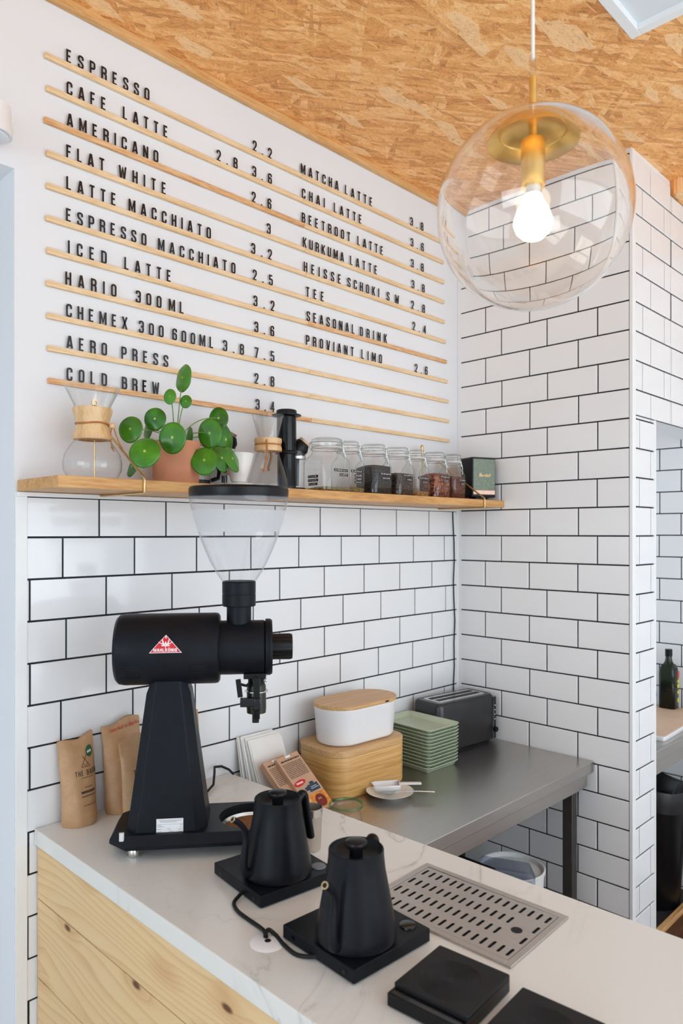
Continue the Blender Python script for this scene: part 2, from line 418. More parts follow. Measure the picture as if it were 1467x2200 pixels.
def fill_mat(name, c0, c1, c2, scale):
    m, n, N, L, p = nt(name)
    vo = N.new('ShaderNodeTexVoronoi'); vo.inputs['Scale'].default_value = scale; L.new(coords(n), vo.inputs['Vector'])
    sep = N.new('ShaderNodeSeparateColor'); L.new(vo.outputs['Color'], sep.inputs[0])
    L.new(ramp(n, sep.outputs[0], [(.1, c0), (.5, c1), (.9, c2)]), p.inputs['Base Color'])
    p.inputs['Roughness'].default_value = .75; bump(n, p, vo.outputs['Distance'], .8, .004)
    return m
M['tea_dark'] = fill_mat('black_tea', (.006,.005,.005), (.018,.014,.012), (.05,.035,.028), 320)
M['tea_brown'] = fill_mat('brown_tea', (.010,.007,.005), (.03,.02,.014), (.12,.06,.035), 260)
M['tea_red'] = fill_mat('red_fruit_tea', (.05,.008,.004), (.22,.045,.018), (.42,.14,.05), 150)
M['tea_rooibos'] = fill_mat('rooibos_tea', (.07,.014,.006), (.15,.032,.012), (.24,.06,.022), 380)
M['tea_amber'] = fill_mat('amber_tea', (.22,.09,.02), (.42,.20,.06), (.60,.36,.15), 260)
M['tea_herb'] = fill_mat('herb_tea', (.13,.10,.02), (.26,.19,.05), (.42,.33,.12), 240)
M['grounds'] = fill_mat('ground_coffee', (.18,.06,.015), (.32,.12,.03), (.42,.17,.05), 500)
M['bulb'] = emis('glowing_bulb', (1.0, .86, .60), 22.0)
M['diffuser'] = pm('panel_diffuser', (.72,.76,.80), .35, var=.01)

# ------------------------------------------------------------------ lettering (stroke letters, ribbons of constant width)
GL = {
'A': (.50, [[(0,0,0),(.40,1,0),(.60,1,0),(1,0,0)], [(.17,.24,0),(.83,.24,0)]]),
'B': (.46, [[(0,.53,0),(0,1,0),(.95,1,1),(.95,.53,1),(0,.53,0),(0,0,0),(1,0,1),(1,.53,1),(.6,.53,0)]]),
'C': (.46, [[(1,.68,0),(1,1,1),(0,1,1),(0,0,1),(1,0,1),(1,.32,0)]]),
'D': (.46, [[(0,.5,0),(0,1,0),(1,1,1),(1,0,1),(0,0,0),(0,.5,0)]]),
'E': (.42, [[(1,1,0),(0,1,0),(0,0,0),(1,0,0)], [(0,.52,0),(.85,.52,0)]]),
'F': (.42, [[(1,1,0),(0,1,0),(0,-.08,0)], [(0,.5,0),(.85,.5,0)]]),
'G': (.46, [[(1,.70,0),(1,1,1),(0,1,1),(0,0,1),(1,0,1),(1,.48,0),(.5,.48,0)]]),
'H': (.46, [[(0,-.08,0),(0,1.08,0)], [(1,-.08,0),(1,1.08,0)], [(0,.52,0),(1,.52,0)]]),
'I': (.17, [[(.5,-.08,0),(.5,1.08,0)]]),
'K': (.48, [[(0,-.08,0),(0,1.08,0)], [(1,1.08,0),(.1,.44,0)], [(.34,.62,0),(1.02,-.08,0)]]),
'L': (.42, [[(0,1.08,0),(0,0,0),(1,0,0)]]),
'M': (.60, [[(0,-.08,0),(0,1,0),(.06,1,0),(.5,.12,0),(.94,1,0),(1,1,0),(1,-.08,0)]]),
'N': (.48, [[(0,-.08,0),(0,1,0),(.06,1,0),(.94,0,0),(1,0,0),(1,1.08,0)]]),
'O': (.46, [[(0,.5,0),(0,1,1),(1,1,1),(1,0,1),(0,0,1),(0,.5,0)]]),
'P': (.46, [[(0,-.08,0),(0,1,0),(1,1,1),(1,.42,1),(0,.42,0)]]),
'R': (.46, [[(0,-.08,0),(0,1,0),(1,1,1),(1,.50,1),(0,.50,0)], [(.5,.50,0),(1,.44,1),(1,-.08,0)]]),
'S': (.46, [[(1,.72,0),(1,1,1),(0,1,1),(0,.60,1),(1,.40,1),(1,0,1),(0,0,1),(0,.28,0)]]),
'T': (.46, [[(-.1,1,0),(1.1,1,0)], [(.5,1,0),(.5,-.08,0)]]),
'U': (.46, [[(0,1.08,0),(0,0,1),(1,0,1),(1,1.08,0)]]),
'V': (.50, [[(0,1.08,0),(.42,0,0),(.58,0,0),(1,1.08,0)]]),
'W': (.66, [[(0,1.08,0),(.20,0,0),(.26,0,0),(.5,.92,0),(.74,0,0),(.80,0,0),(1,1.08,0)]]),
'X': (.50, [[(0,1.08,0),(1,-.08,0)], [(1,1.08,0),(0,-.08,0)]]),
'0': (.46, [[(0,.5,0),(0,1,1),(1,1,1),(1,0,1),(0,0,1),(0,.5,0)]]),
'2': (.46, [[(0,.70,0),(0,1,1),(1,1,1),(1,.62,0),(.05,0,0),(1.05,0,0)]]),
'3': (.46, [[(0,.74,0),(0,1,1),(1,1,1),(1,.53,1),(.4,.53,0)], [(.4,.53,0),(1,.53,1),(1,0,1),(0,0,1),(0,.26,0)]]),
'4': (.48, [[(.72,-.08,0),(.72,1,0),(.66,1,0),(0,.26,0),(1.1,.26,0)]]),
'5': (.46, [[(1,1,0),(.05,1,0),(.05,.58,0),(.3,.60,0),(1,.60,1),(1,0,1),(0,0,1),(0,.26,0)]]),
'6': (.46, [[(1,.74,0),(1,1,1),(0,1,1),(0,0,1),(1,0,1),(1,.58,1),(0,.56,0)]]),
'7': (.46, [[(-.08,1,0),(1,1,0),(.3,-.08,0)]]),
'8': (.46, [[(0,.76,0),(.02,1,1),(.98,1,1),(.98,.53,1),(.02,.53,1),(.02,.78,0)], [(0,.25,0),(0,.53,1),(1,.53,1),(1,0,1),(0,0,1),(0,.28,0)]]),
'.': (.16, [[(.5,-.08,0),(.5,.08,0)]]),
'a': (.50, [[(.95,.5,0),(.5,.55,1),(0,.5,1),(0,0,1),(.9,0,1),(1,.55,0),(1,0,0)]]),
'r': (.34, [[(0,0,0),(.1,.55,0)], [(.05,.35,0),(.4,.58,1),(1,.55,0)]]),
's': (.38, [[(1,.5,0),(.3,.58,1),(.1,.35,1),(.9,.25,1),(.8,0,1),(0,0,0)]]),
'h': (.46, [[(0,0,0),(.15,1.05,0)], [(.05,.4,0),(.6,.6,1),(.95,.5,1),(.95,0,0)]]),
'o': (.44, [[(0,.28,0),(0,.56,1),(1,.56,1),(1,0,1),(0,0,1),(0,.28,0)]]),
't': (.32, [[(.4,.95,0),(.4,0,0)], [(0,.58,0),(.9,.58,0)]]),
'e': (.44, [[(0,.28,0),(1,.28,0),(1,.56,1),(0,.56,1),(0,0,1),(1,0,0)]]),
'd': (.46, [[(1,.3,0),(.9,.56,1),(0,.56,1),(0,0,1),(.95,0,1),(1,.3,0)], [(1,1.05,0),(1,0,0)]]),
'i': (.20, [[(.5,.56,0),(.5,0,0)], [(.5,.80,0),(.5,.92,0)]]),
'n': (.44, [[(0,0,0),(0,.56,0)], [(0,.4,0),(.5,.58,1),(1,.5,1),(1,0,0)]]),
'l': (.22, [[(.5,1.05,0),(.4,0,0)]]),
}
def rounded(pts, rmax):
    out = []
    for i, (x, y, r) in enumerate(pts):
        p = Vector((x, y))
        if r and 0 < i < len(pts)-1:
            a = Vector(pts[i-1][:2]); b = Vector(pts[i+1][:2])
            la, lb = (a-p).length, (b-p).length
            d = min(rmax, la*.5, lb*.5)
            A = p + (a-p)/la*d; B = p + (b-p)/lb*d
            for k in range(5):
                t = k/4; out.append(A*(1-t)**2 + p*2*t*(1-t)*1.0 + B*t*t)
        else: out.append(p)
    return out
def glyph_ribbons(ch, h, thick=.136, wscale=1.0):
    """list of (left points, right points) in metres, origin at the lower left of the letter"""
    wd, paths = GL[ch]; wd *= wscale
    if ch == 'I' or ch == '.': wd = thick*1.05
    out = []
    for pth in paths:
        pp = [(thick/2 + u*(wd-thick), thick/2 + v*(1-thick), r) for u, v, r in pth]
        if ch == '.': pp = [(thick/2, 0, 0), (thick/2, thick*.95, 0)]
        c = rounded(pp, (wd-thick)*.5)
        c2 = [c[0]]
        for q in c[1:]:
            if (q-c2[-1]).length > 1e-4: c2.append(q)
        c = c2; closed = (c[0]-c[-1]).length < 1e-3
        L_, R_ = [], []
        for i, q in enumerate(c):
            if closed: a = c[i-1] if i > 0 else c[-2]; b = c[i+1] if i < len(c)-1 else c[1]
            else: a = c[max(i-1, 0)]; b = c[min(i+1, len(c)-1)]
            d1 = (q-a).normalized() if (q-a).length > 1e-6 else (b-q).normalized()
            d2 = (b-q).normalized() if (b-q).length > 1e-6 else d1
            n1 = Vector((-d1.y, d1.x)); n2 = Vector((-d2.y, d2.x))
            mi = (n1+n2)
            mi = mi.normalized() if mi.length > 1e-4 else n1
            k = min(1/max(mi.dot(n1), .35), 1.9)
            L_.append((q + mi*k*thick/2)*h); R_.append((q - mi*k*thick/2)*h)
        out.append((L_, R_))
    return out, wd*h
def add_glyph(mb, ch, h, place, depth=0.0, x0=0.0, z0=0.0, wscale=1.0, thick=.136, shear=0.0):
    """place(u, v, d) -> world point; d = distance above the surface"""
    ribs, wd = glyph_ribbons(ch, h, thick, wscale)
    for L_, R_ in ribs:
        f = [[mb.v(place(x0+p.x+shear*p.y, z0+p.y, depth)) for p in s_] for s_ in (L_, R_)]
        for i in range(len(L_)-1): mb.face([f[0][i], f[0][i+1], f[1][i+1], f[1][i]])
        if depth:
            b = [[mb.v(place(x0+p.x+shear*p.y, z0+p.y, 0)) for p in s_] for s_ in (L_, R_)]
            n = len(L_)
            for i in range(n-1):
                mb.face([f[0][i], f[0][i+1], b[0][i+1], b[0][i]]); mb.face([f[1][i], f[1][i+1], b[1][i+1], b[1][i]])
            for i in (0, n-1): mb.face([f[0][i], f[1][i], b[1][i], b[0][i]])
    return wd
def text_width(s, h, gap, ws=1.0): return sum((glyph_ribbons(c, h, wscale=ws)[1] if c in GL else h*.3) + gap for c in s) - gap
def add_text(mb, s, h, place, x0=0, z0=0, gap=.002, centre=False, shear=0.0, thick=.155, d=0.0, ws=1.0):
    if centre: x0 -= text_width(s, h, gap, ws)/2
    for c in s:
        if c in GL: x0 += add_glyph(mb, c, h, place, d, x0, z0, wscale=ws, shear=shear, thick=thick) + gap
        else: x0 += h*.3 + gap

# ------------------------------------------------------------------ the room
H, P = 1.675, 0.103
ROW0 = H - .1055*P                       # a horizontal joint of the tiling
CEIL = 3.022
def tile_rows(zlo, zhi):
    k0 = math.floor((zlo-ROW0)/P); k1 = math.ceil((zhi-ROW0)/P)
    for k in range(k0, k1+1):
        a, b = max(ROW0 + k*P, zlo), min(ROW0 + (k+1)*P, zhi)
        if b - a > .006: yield k, a, b
def tiles(mb, place, u0, u1, zlo, zhi, off_even, off_odd, bevel, mi, jit, gap=.0052, hole=None, special=None):
    """glazed tiles as shallow pillows; place(u, z, d): d = height above the grout"""
    W = .2
    for k, za, zb in tile_rows(zlo, zhi):
        off = (off_even if k % 2 == 0 else off_odd) + random.uniform(-.003, .003)*jit
        if special and k in special: off = special[k]
        i0 = math.floor((u0-off)/W); i1 = math.ceil((u1-off)/W)
        for i in range(i0, i1+1):
            ua, ub = max(off+i*W+gap/2, u0), min(off+(i+1)*W-gap/2, u1)
            if ub - ua < .006: continue
            z0, z1 = za+gap/2, zb-gap/2
            if hole:
                hu, hz = hole
                if ua >= hu and z1 <= hz: continue
                if ua >= hu - .0 and z0 < hz: z0 = hz
                if ub > hu and z1 <= hz + .001: ub = hu
                if ub - ua < .004 or z1 - z0 < .004: continue
            h = .004; b = min(bevel, (ub-ua)*.4, (z1-z0)*.4)
            t = [random.uniform(-1, 1)*.0003*jit for _ in range(2)]
            def q(u, z, d): return place(u, z, d + t[0]*(u-ua)/W + t[1]*(z-z0)/P)
            o = [mb.v(q(*c)) for c in ((ua,z0,0),(ub,z0,0),(ub,z1,0),(ua,z1,0))]
            m_ = [mb.v(q(*c)) for c in ((ua,z0,h-.0012),(ub,z0,h-.0012),(ub,z1,h-.0012),(ua,z1,h-.0012))]
            n = [mb.v(q(*c)) for c in ((ua+b,z0+b,h),(ub-b,z0+b,h),(ub-b,z1-b,h),(ua+b,z1-b,h))]
            mb.mat(mi)
            mb.face(n)
            for e in range(4):
                f = (e+1) % 4
                mb.face([m_[e], m_[f], n[f], n[e]]); mb.face([o[e], o[f], m_[f], m_[e]])

# wall with the menu: plaster above, tiles below the shelf, doorway cut at the left
mb = MB()
mb.mat(0).box(-1.819, 0.10, .001, .16, 0, 3.10)
mb.box(-8.2, -1.819, .001, .16, 2.555, 3.10)
mb.box(-8.2, -3.0, .001, .16, 0, 2.555)
mb.mat(1).box(-1.792, -.012, -.0005, .002, 0, 1.765)
tiles(mb, lambda u, z, d: (u, -.0005-d, z), -1.7925, -.016, 0, 1.764, -.786, -.703, .0115, 2, 1.0, special={0: -.803, -3: -.692, -2: -.7835, -4: -.783, -6: -.7835})
struct('wall_left', mb, [M['paint'], M['grout'], M['tile']], angle=12)
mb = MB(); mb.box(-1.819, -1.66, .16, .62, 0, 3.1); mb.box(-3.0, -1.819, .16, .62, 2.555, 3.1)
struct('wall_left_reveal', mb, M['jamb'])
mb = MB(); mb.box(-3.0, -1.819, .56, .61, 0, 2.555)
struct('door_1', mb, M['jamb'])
mb = MB(); mb.box(-1.818, -1.790, -.0055, .0005, 0, 1.764); struct('trim_1', mb, M['caulk'], bevel=.001)
mb = MB(); mb.box(-1.815, -.004, -.010, .0008, 1.764, 1.7745); struct('trim_2', mb, M['caulk'], bevel=.001)
mb = MB(); mb.box(-.016, .0, -.0055, .001, 0, 1.764); mb.box(-.0045, .001, -.016, .0005, 0, 3.02); struct('trim_3', mb, M['caulk'], bevel=.001)

# tiled pier wall on the right, its end face and the lintel over the pass-through
YC = -.734
mb = MB()
mb.mat(0).box(.0015, .10, YC+.0015, .001, 0, 3.05)
mb.mat(1).box(.0, .0016, -.727, 0, 0, 3.004)
tiles(mb, lambda u, z, d: (-d, u, z), -.7255, -.010, 0, 3.000, -.3365, -.4110, .0025, 2, .6)
mb.mat(0).box(.10, .201, YC+.0015, .001, 0, 3.05)
mb.box(.201, 2.0, YC+.0015, YC+.13, 2.089, 3.05)
mb.mat(1).box(.020, .192, YC, YC+.002, 0, 2.085); mb.mat(1).box(.020, 2.0, YC, YC+.002, 2.089, 2.985)
def endface(u, z, d): return (u, YC-d, z)
tiles(mb, endface, .022, .190, 0, 2.0886, .158, .258, .0025, 3, .8)
tiles(mb, endface, .022, .345, 2.0886, 3.002, .158, .0852, .0025, 3, .8)
tiles(mb, endface, .349, 2.0, 2.0886, 2.968, .158, .0852, .0025, 3, .8)
struct('wall_right', mb, [M['paint'], M['grout'], M['tile_b'], M['tile']], angle=12)
mb = MB(); mb.box(-.0055, .022, YC-.0055, YC+.006, 0, 3.012); struct('trim_4', mb, M['caulk'], bevel=.0012)
mb = MB(); mb.box(.188, .2025, YC-.0055, YC+.13, 0, 2.0885); struct('trim_5', mb, M['caulk'], bevel=.001)
# back wall of the kitchen behind the pass-through
mb = MB()
mb.mat(0).box(1.0365, 1.14, -2.4, .16, 0, 3.0)
mb.mat(1).box(1.035, 1.0366, -2.4, .0, 0, 2.95)
tiles(mb, lambda u, z, d: (1.035-d, u, z), -2.4, -.0, 0, 2.95, -.533, -.433, .0025, 2, .6)
struct('wall_kitchen', mb, [M['paint'], M['grout'], M['tile_b']], angle=12)

# floor, ceiling, far walls with the shop windows
mb = MB(); mb.box(-8.2, 2.2, -4.95, .62, -.1, 0); struct('floor', mb, M['floor'])  # unseen floor made pale so it bounces light onto the ceiling
mb = MB(); mb.box(-1.15, 2.0, -2.25, -.621, .0005, .004); mb.box(-1.15, -.001, -.621, -.01, .0005, .004); struct('floor_bar', mb, wood('reddish_wood_floor', (.09,.035,.018), (.15,.06,.03), (.20,.09,.048), 'X', 1.2, .4, seed=3))
mb = MB(); mb.box(.202, 1.03, -.595, -.001, .0005, .006); struct('floor_kitchen', mb, M['darkfloor'])
mb = MB(); mb.box(.202, 1.03, -.620, -.596, .0005, .022); struct('trim_6', mb, M['lath'], bevel=.002)
mb = MB(); mb.box(-8.2, -2.7, -4.95, .2, CEIL, CEIL+.1); mb.box(-2.7, 2.2, -4.95, -2.05, CEIL, CEIL+.1)
struct('ceiling_unseen_white', mb, M['paint'], smooth=False)  # white part beyond the view, added to keep the bounce light neutral
mb = MB(); mb.box(-2.7, 2.2, -2.05, .2, CEIL, CEIL+.1); mb.box(.352, 2.2, -2.05, .2, CEIL-.052, CEIL)
mb.box(-1.8, -.785, -.945, -.641, CEIL-.010, CEIL)
struct('ceiling', mb, M['osb'], smooth=False)
mb = MB(); mb.box(-3.0, .0, -.019, .0005, 2.999, CEIL); struct('trim_7', mb, M['lath'], bevel=.0015)
mb = MB()
mb.box(-8.2, 2.2, -4.95, -4.80, 0, .65); mb.box(-8.2, 2.2, -4.95, -4.80, 2.82, 3.1)
mb.box(-8.2, -3.55, -4.95, -4.80, .65, 2.82); mb.box(.95, 2.2, -4.95, -4.80, .65, 2.82)
struct('wall_front', mb, M['paint'])
mb = MB()
for x in (-3.55, -2.45, -1.33, -.20, .91): mb.box(x, x+.05, -4.87, -4.81, .65, 2.82)
for z in (.65, 2.1, 2.78): mb.box(-3.55, .95, -4.87, -4.81, z, z+.05)
struct('window_1', mb, M['caulk'])
mb = MB()
mb.box(-8.35, -8.2, -4.95, .62, 0, .6); mb.box(-8.35, -8.2, -4.95, .62, 2.75, 3.1)
mb.box(-8.35, -8.2, -4.95, -3.95, .6, 2.75); mb.box(-8.35, -8.2, -.65, .62, .6, 2.75)
struct('wall_side', mb, M['paint'])
mb = MB()
for y in (-3.95, -2.88, -1.78, -.70): mb.box(-8.30, -8.22, y, y+.05, .6, 2.75)
for z in (.6, 2.0, 2.70): mb.box(-8.30, -8.22, -3.95, -.65, z, z+.05)
struct('window_2', mb, M['caulk'])

# ------------------------------------------------------------------ ceiling light panel, wall sensor
t = thing('ceiling_panel_light', 'square white framed light panel set on the chipboard ceiling at the top right', 'light panel', (-.878, -1.277, CEIL))
mb = MB()
for a in ((-.30, .30, -.30, -.272), (-.30, .30, .272, .30), (-.30, -.272, -.272, .272), (.272, .30, -.272, .272)): mb.box(*a, -.024, 0)
obj('frame', mb, M['caulk'], t, bevel=.002)
mb = MB(); mb.box(-.272, .272, -.272, .272, -.008, 0); obj('diffuser', mb, M['diffuser'], t)
t = thing('wall_sensor', 'white cylindrical sensor mounted on the wall above the doorway', 'sensor', (-1.886, -.045, 2.592))
mb = MB(); mb.lathe([(.010,.0),(.043,.0),(.044,.020),(.040,.030),(.040,.068),(.034,.073)], 32, None, True, True); mb.box(-.02, .02, .03, .0455, .02, .07); obj('housing', mb, M['plasticwhite'], t)
mb = MB(); mb.lathe([(.036,-.0015),(.030,-.006)], 32, None, True, True); obj('lens', mb, M['diffuser'], t)

# ------------------------------------------------------------------ menu: rails and letters
RZ = [2.860 - .0806*i for i in range(11)]
ORD = ['top', 'second', 'third', 'fourth', 'fifth', 'sixth', 'seventh', 'eighth', 'ninth', 'tenth', 'lowest']
def rail_mesh(L):
    mb = MB(); mb.box(0, L, -.0105, .0, -.0068, .0068); return mb
right_start = [-.893, -.887, -.880, -.876, -.873, -.868, -.864, -.860, -.857, -.854, -.850]
right_end = [-.128, -.110, -.108, -.107, -.104, -.097, -.091, -.085, -.078, -.075, -.072]
left_start = [-1.748, -1.744, -1.749, -1.744, -1.744, -1.745, -1.743, -1.744, -1.742, -1.741, -1.739]
LINE = ['the line ESPRESSO', 'the line CAFE LATTE', 'the line AMERICANO', 'the line FLAT WHITE', 'the line LATTE MACCHIATO', 'the line ESPRESSO MACCHIATO',
        'the line ICED LATTE', 'the line ending 300 ML', 'the line ending 3.8 7.5', 'the line ending PRESS 2.8', 'the line COLD BREW']
LINER = ['the line MATCHA LATTE', 'the line CHAI LATTE', 'the line BEETROOT LATTE', 'the line KURKUMA LATTE', 'the line HEISSE SCHOKI', 'the line TEE',
         'the line SEASONAL DRINK', 'the line PROVIANT LIMO', None, None, None]
for i in range(11):
    o = obj('menu_rail', rail_mesh(right_start[i]-left_start[i]-.0008), M['rail2'] if i in (2, 10) else M['rail'], bevel=.0012, loc=(left_start[i], 0.0005, RZ[i]))
    tag(o, '%s wooden menu rail in the left column, under %s' % ('reddish' if i in (2, 10) else 'pale', LINE[i]), 'rail', 'wooden rails of the menu board')
    o = obj('menu_rail', rail_mesh(right_end[i]-right_start[i]), M['rail2'] if i in (6,) else M['rail'], bevel=.0012, loc=(right_start[i], 0.0005, RZ[i]))
    where = ('under ' + LINER[i]) if LINER[i] else {8: 'empty, directly below the PROVIANT LIMO rail', 9: 'empty, second from the bottom', 10: 'empty, just above the glass jars'}[i]
    tag(o, 'pale wooden menu rail in the right column, %s' % where, 'rail', 'wooden rails of the menu board')
WORDS = [("ESPRESSO",-1.6933,-1.4575,1), ("CAFE",-1.6926,-1.5855,2), ("LATTE",-1.5372,-1.3992,2), ("AMERICANO",-1.6921,-1.4295,3), ("FLAT",-1.6933,-1.5896,4), ("WHITE",-1.5491,-1.4046,4), ("LATTE",-1.6933,-1.5570,5), ("MACCHIATO",-1.5203,-1.2532,5), ("ESPRESSO",-1.6940,-1.4667,6), ("MACCHIATO",-1.4301,-1.1632,6), ("ICED",-1.6890,-1.5837,7), ("LATTE",-1.5329,-1.3884,7), ("HARIO",-1.6957,-1.5559,8), ("300",-1.4991,-1.4195,8), ("ML",-1.3959,-1.3460,8), ("CHEMEX",-1.6939,-1.5236,9), ("300",-1.4898,-1.4127,9), ("600ML",-1.3847,-1.2438,9), ("3.8",-1.2093,-1.1305,9), ("7.5",-1.0889,-1.0087,9), ("AERO",-1.6926,-1.5829,10), ("PRESS",-1.5416,-1.3977,10), ("COLD",-1.6926,-1.5828,11), ("BREW",-1.5401,-1.4270,11), ("2.2",-1.0962,-1.0193,1), ("2.8",-1.2327,-1.1551,2), ("3.6",-1.0981,-1.0193,2), ("2.6",-1.1001,-1.0213,3), ("3",-1.0396,-1.0213,4), ("3.2",-1.1019,-1.0193,5), ("2.5",-1.0959,-1.0155,6), ("3.2",-1.0933,-1.0085,7), ("3.6",-1.0896,-1.0095,8), ("2.8",-1.0889,-1.0087,10), ("3.4",-1.0846,-1.0076,11),
 ("MATCHA",-0.8944,-0.7174,1), ("LATTE",-0.6851,-0.5426,1), ("3.8",-0.3236,-0.2425,1), ("CHAI",-0.8898,-0.7844,2), ("LATTE",-0.7404,-0.5997,2), ("3.6",-0.3208,-0.2396,2), ("BEETROOT",-0.8900,-0.6587,3), ("LATTE",-0.6217,-0.4830,3), ("3.8",-0.3185,-0.2402,3), ("KURKUMA",-0.8850,-0.6914,4), ("LATTE",-0.6596,-0.5161,4), ("3.8",-0.3151,-0.2342,4), ("HEISSE",-0.8812,-0.7056,5), ("SCHOKI",-0.6729,-0.5050,5), ("S",-0.4622,-0.4372,5), ("W",-0.4140,-0.3865,5), ("2.8",-0.3171,-0.2322,5), ("TEE",-0.8712,-0.7884,6), ("2.4",-0.3094,-0.2253,6), ("SEASONAL",-0.8684,-0.6364,7), ("DRINK",-0.6081,-0.4611,7), ("PROVIANT",-0.8712,-0.6408,8), ("LIMO",-0.6007,-0.4895,8), ("2.6",-0.2950,-0.2157,8)]
LH = .0335
ORDC = ['first', 'second', 'third', 'fourth', 'fifth', 'sixth', 'seventh', 'eighth', 'ninth']
glyph_mesh = {}
for wtxt, xa, xb, row in WORDS:
    wid = [glyph_ribbons(c, LH)[1] for c in wtxt]
    gap = ((xb-xa) - sum(wid))/max(len(wtxt)-1, 1)
    x = xa; z = RZ[row-1] + .0069
    col = 'right' if xa > -.95 else 'left'
    hidden = {'HARIO': 'the word before 300 ML', 'CHEMEX': 'the word before 300 600ML', 'AERO': 'the word before PRESS'}
    price = wtxt[0].isdigit() and '.' in wtxt
    for k, c in enumerate(wtxt):
        if c not in glyph_mesh:
            mbx = MB(); add_glyph(mbx, c, LH, lambda u, v, d: (u, -d, v), .0016)
            o = obj('menu_letter', mbx, M['letter'], smooth=False); glyph_mesh[c] = o.data
        else:
            o = bpy.data.objects.new('menu_letter', glyph_mesh[c]); COL.objects.link(o)
        jz = random.uniform(0, .0004)
        o.location = (x, -.0055, z + jz)
        what = 'full stop' if c == '.' else ('digit ' + c if c.isdigit() else 'letter ' + c)
        inw = hidden.get(wtxt, ('price ' if price else '') + wtxt)
        pos = '' if len(wtxt) == 1 else (', %s in %s' % (ORDC[k], inw))
        tag(o, 'black %s%s, %s menu rail, %s column' % (what, pos, ORD[row-1], col), 'letter', 'black letters on the menu board')
        x += wid[k] + gap

# ------------------------------------------------------------------ shelf, brackets
SH = 1.803
o = obj('wall_shelf', MB().box(-1.812, -.0045, -.226, -.0005, 1.776, SH), M['shelf'], bevel=.0015)
tag(o, 'long oiled wooden shelf on the wall, over the white tiles', 'shelf')
for x, lab in ((-1.602, 'brass wire shelf bracket wrapped round the shelf left of the plant'), (-.150, 'brass wire shelf bracket wrapped round the shelf by the small speaker')):
    mb = MB()
    def pth(a, b, n=6): return [tuple(a[i]+(b[i]-a[i])*k/n for i in range(3)) for k in range(n+1)]
    r = .0032
    loop = [(x, -.004, 1.966), (x, -.030, 1.9475), (x, -.222, 1.812), (x, -.229, 1.807), (x, -.2305, 1.802), (x, -.2305, 1.776), (x, -.229, 1.7725), (x, -.224, 1.7715), (x, -.004, 1.7715)]
    mb.tube(loop, r, 10)
    tag(obj('shelf_bracket', mb, M['wire']), lab, 'bracket', 'brass shelf brackets')

# ------------------------------------------------------------------ coffee makers, plant and jars on the shelf
def clay(prof, n=48): return MB().lathe(prof, n)
SY = -.115
# large hourglass coffee maker
t = thing('pour_over_carafe', 'large hourglass glass coffee maker with wooden collar at the left end of the shelf', 'coffee maker', (-1.677, SY, SH))
mb = MB(); pr = [(.001,.0015),(.050,.001),(.060,.006),(.068,.024),(.0695,.042),(.066,.062),(.054,.082),(.040,.100),(.031,.122),(.029,.134),(.033,.150),(.045,.185),(.064,.224),(.0655,.2265),(.0635,.226),(.0435,.185),(.031,.150),(.027,.134),(.029,.122)]
mb.lathe(pr, 56); obj('flask', mb, M['glass'], t)
mb = MB(); mb.lathe([(.0335,.098),(.0450,.099),(.0475,.104),(.0435,.118),(.0375,.133),(.0375,.139),(.0430,.156),(.0475,.170),(.0465,.175),(.0375,.1755)], 48)
obj('wooden_collar', mb, M['collar'], t)
mb = MB(); mb.tube([(.0395*math.cos(a), .0395*math.sin(a), .1365+.0015*math.sin(3*a)) for a in [2*PI*k/36 for k in range(37)]], .0021, 8)
obj('leather_cord', mb, M['leather'], t)
k0 = Vector((.036, -.030, .134))
mb = MB(); mb.sphere(.008, tuple(k0), 20, 12)
obj('wooden_bead', mb, M['collar'], t)
mb = MB()
mb.tube([k0+Vector((-.003,-.003,-.004)), k0+Vector((-.008,-.006,-.026)), k0+Vector((-.004,-.006,-.050)), k0+Vector((.001,-.006,-.064))], .0016, 7); mb.sphere(.0036, tuple(k0+Vector((-.003,-.006,-.054))), 10, 8)
mb.tube([k0+Vector((.002,-.003,-.004)), k0+Vector((.008,-.006,-.026)), k0+Vector((.018,-.008,-.050)), k0+Vector((.022,-.008,-.062))], .0016, 7); mb.sphere(.0036, tuple(k0+Vector((.0185,-.008,-.052))), 10, 8)
obj('leather_tie', mb, M['leather'], t)
tt = thing('stirring_rod', 'thin metal rod with a round clip, standing in the large glass coffee maker', 'rod', (-1.672, SY, SH+.003))
mb = MB(); mb.tube([(0,0,.0),(.0,0,.165)], .0022, 8); obj('rod', mb, M['wire'], tt)
mb = MB(); mb.lathe([(.0045,-.002),(.0085,-.002),(.0085,.002),(.0045,.002),(.0045,-.002)], 24, T(0,-.001,.187) @ rotX(90) ); mb.box(-.0045,.0045,-.003,.002,.163,.181); obj('clip', mb, M['wire'], tt)

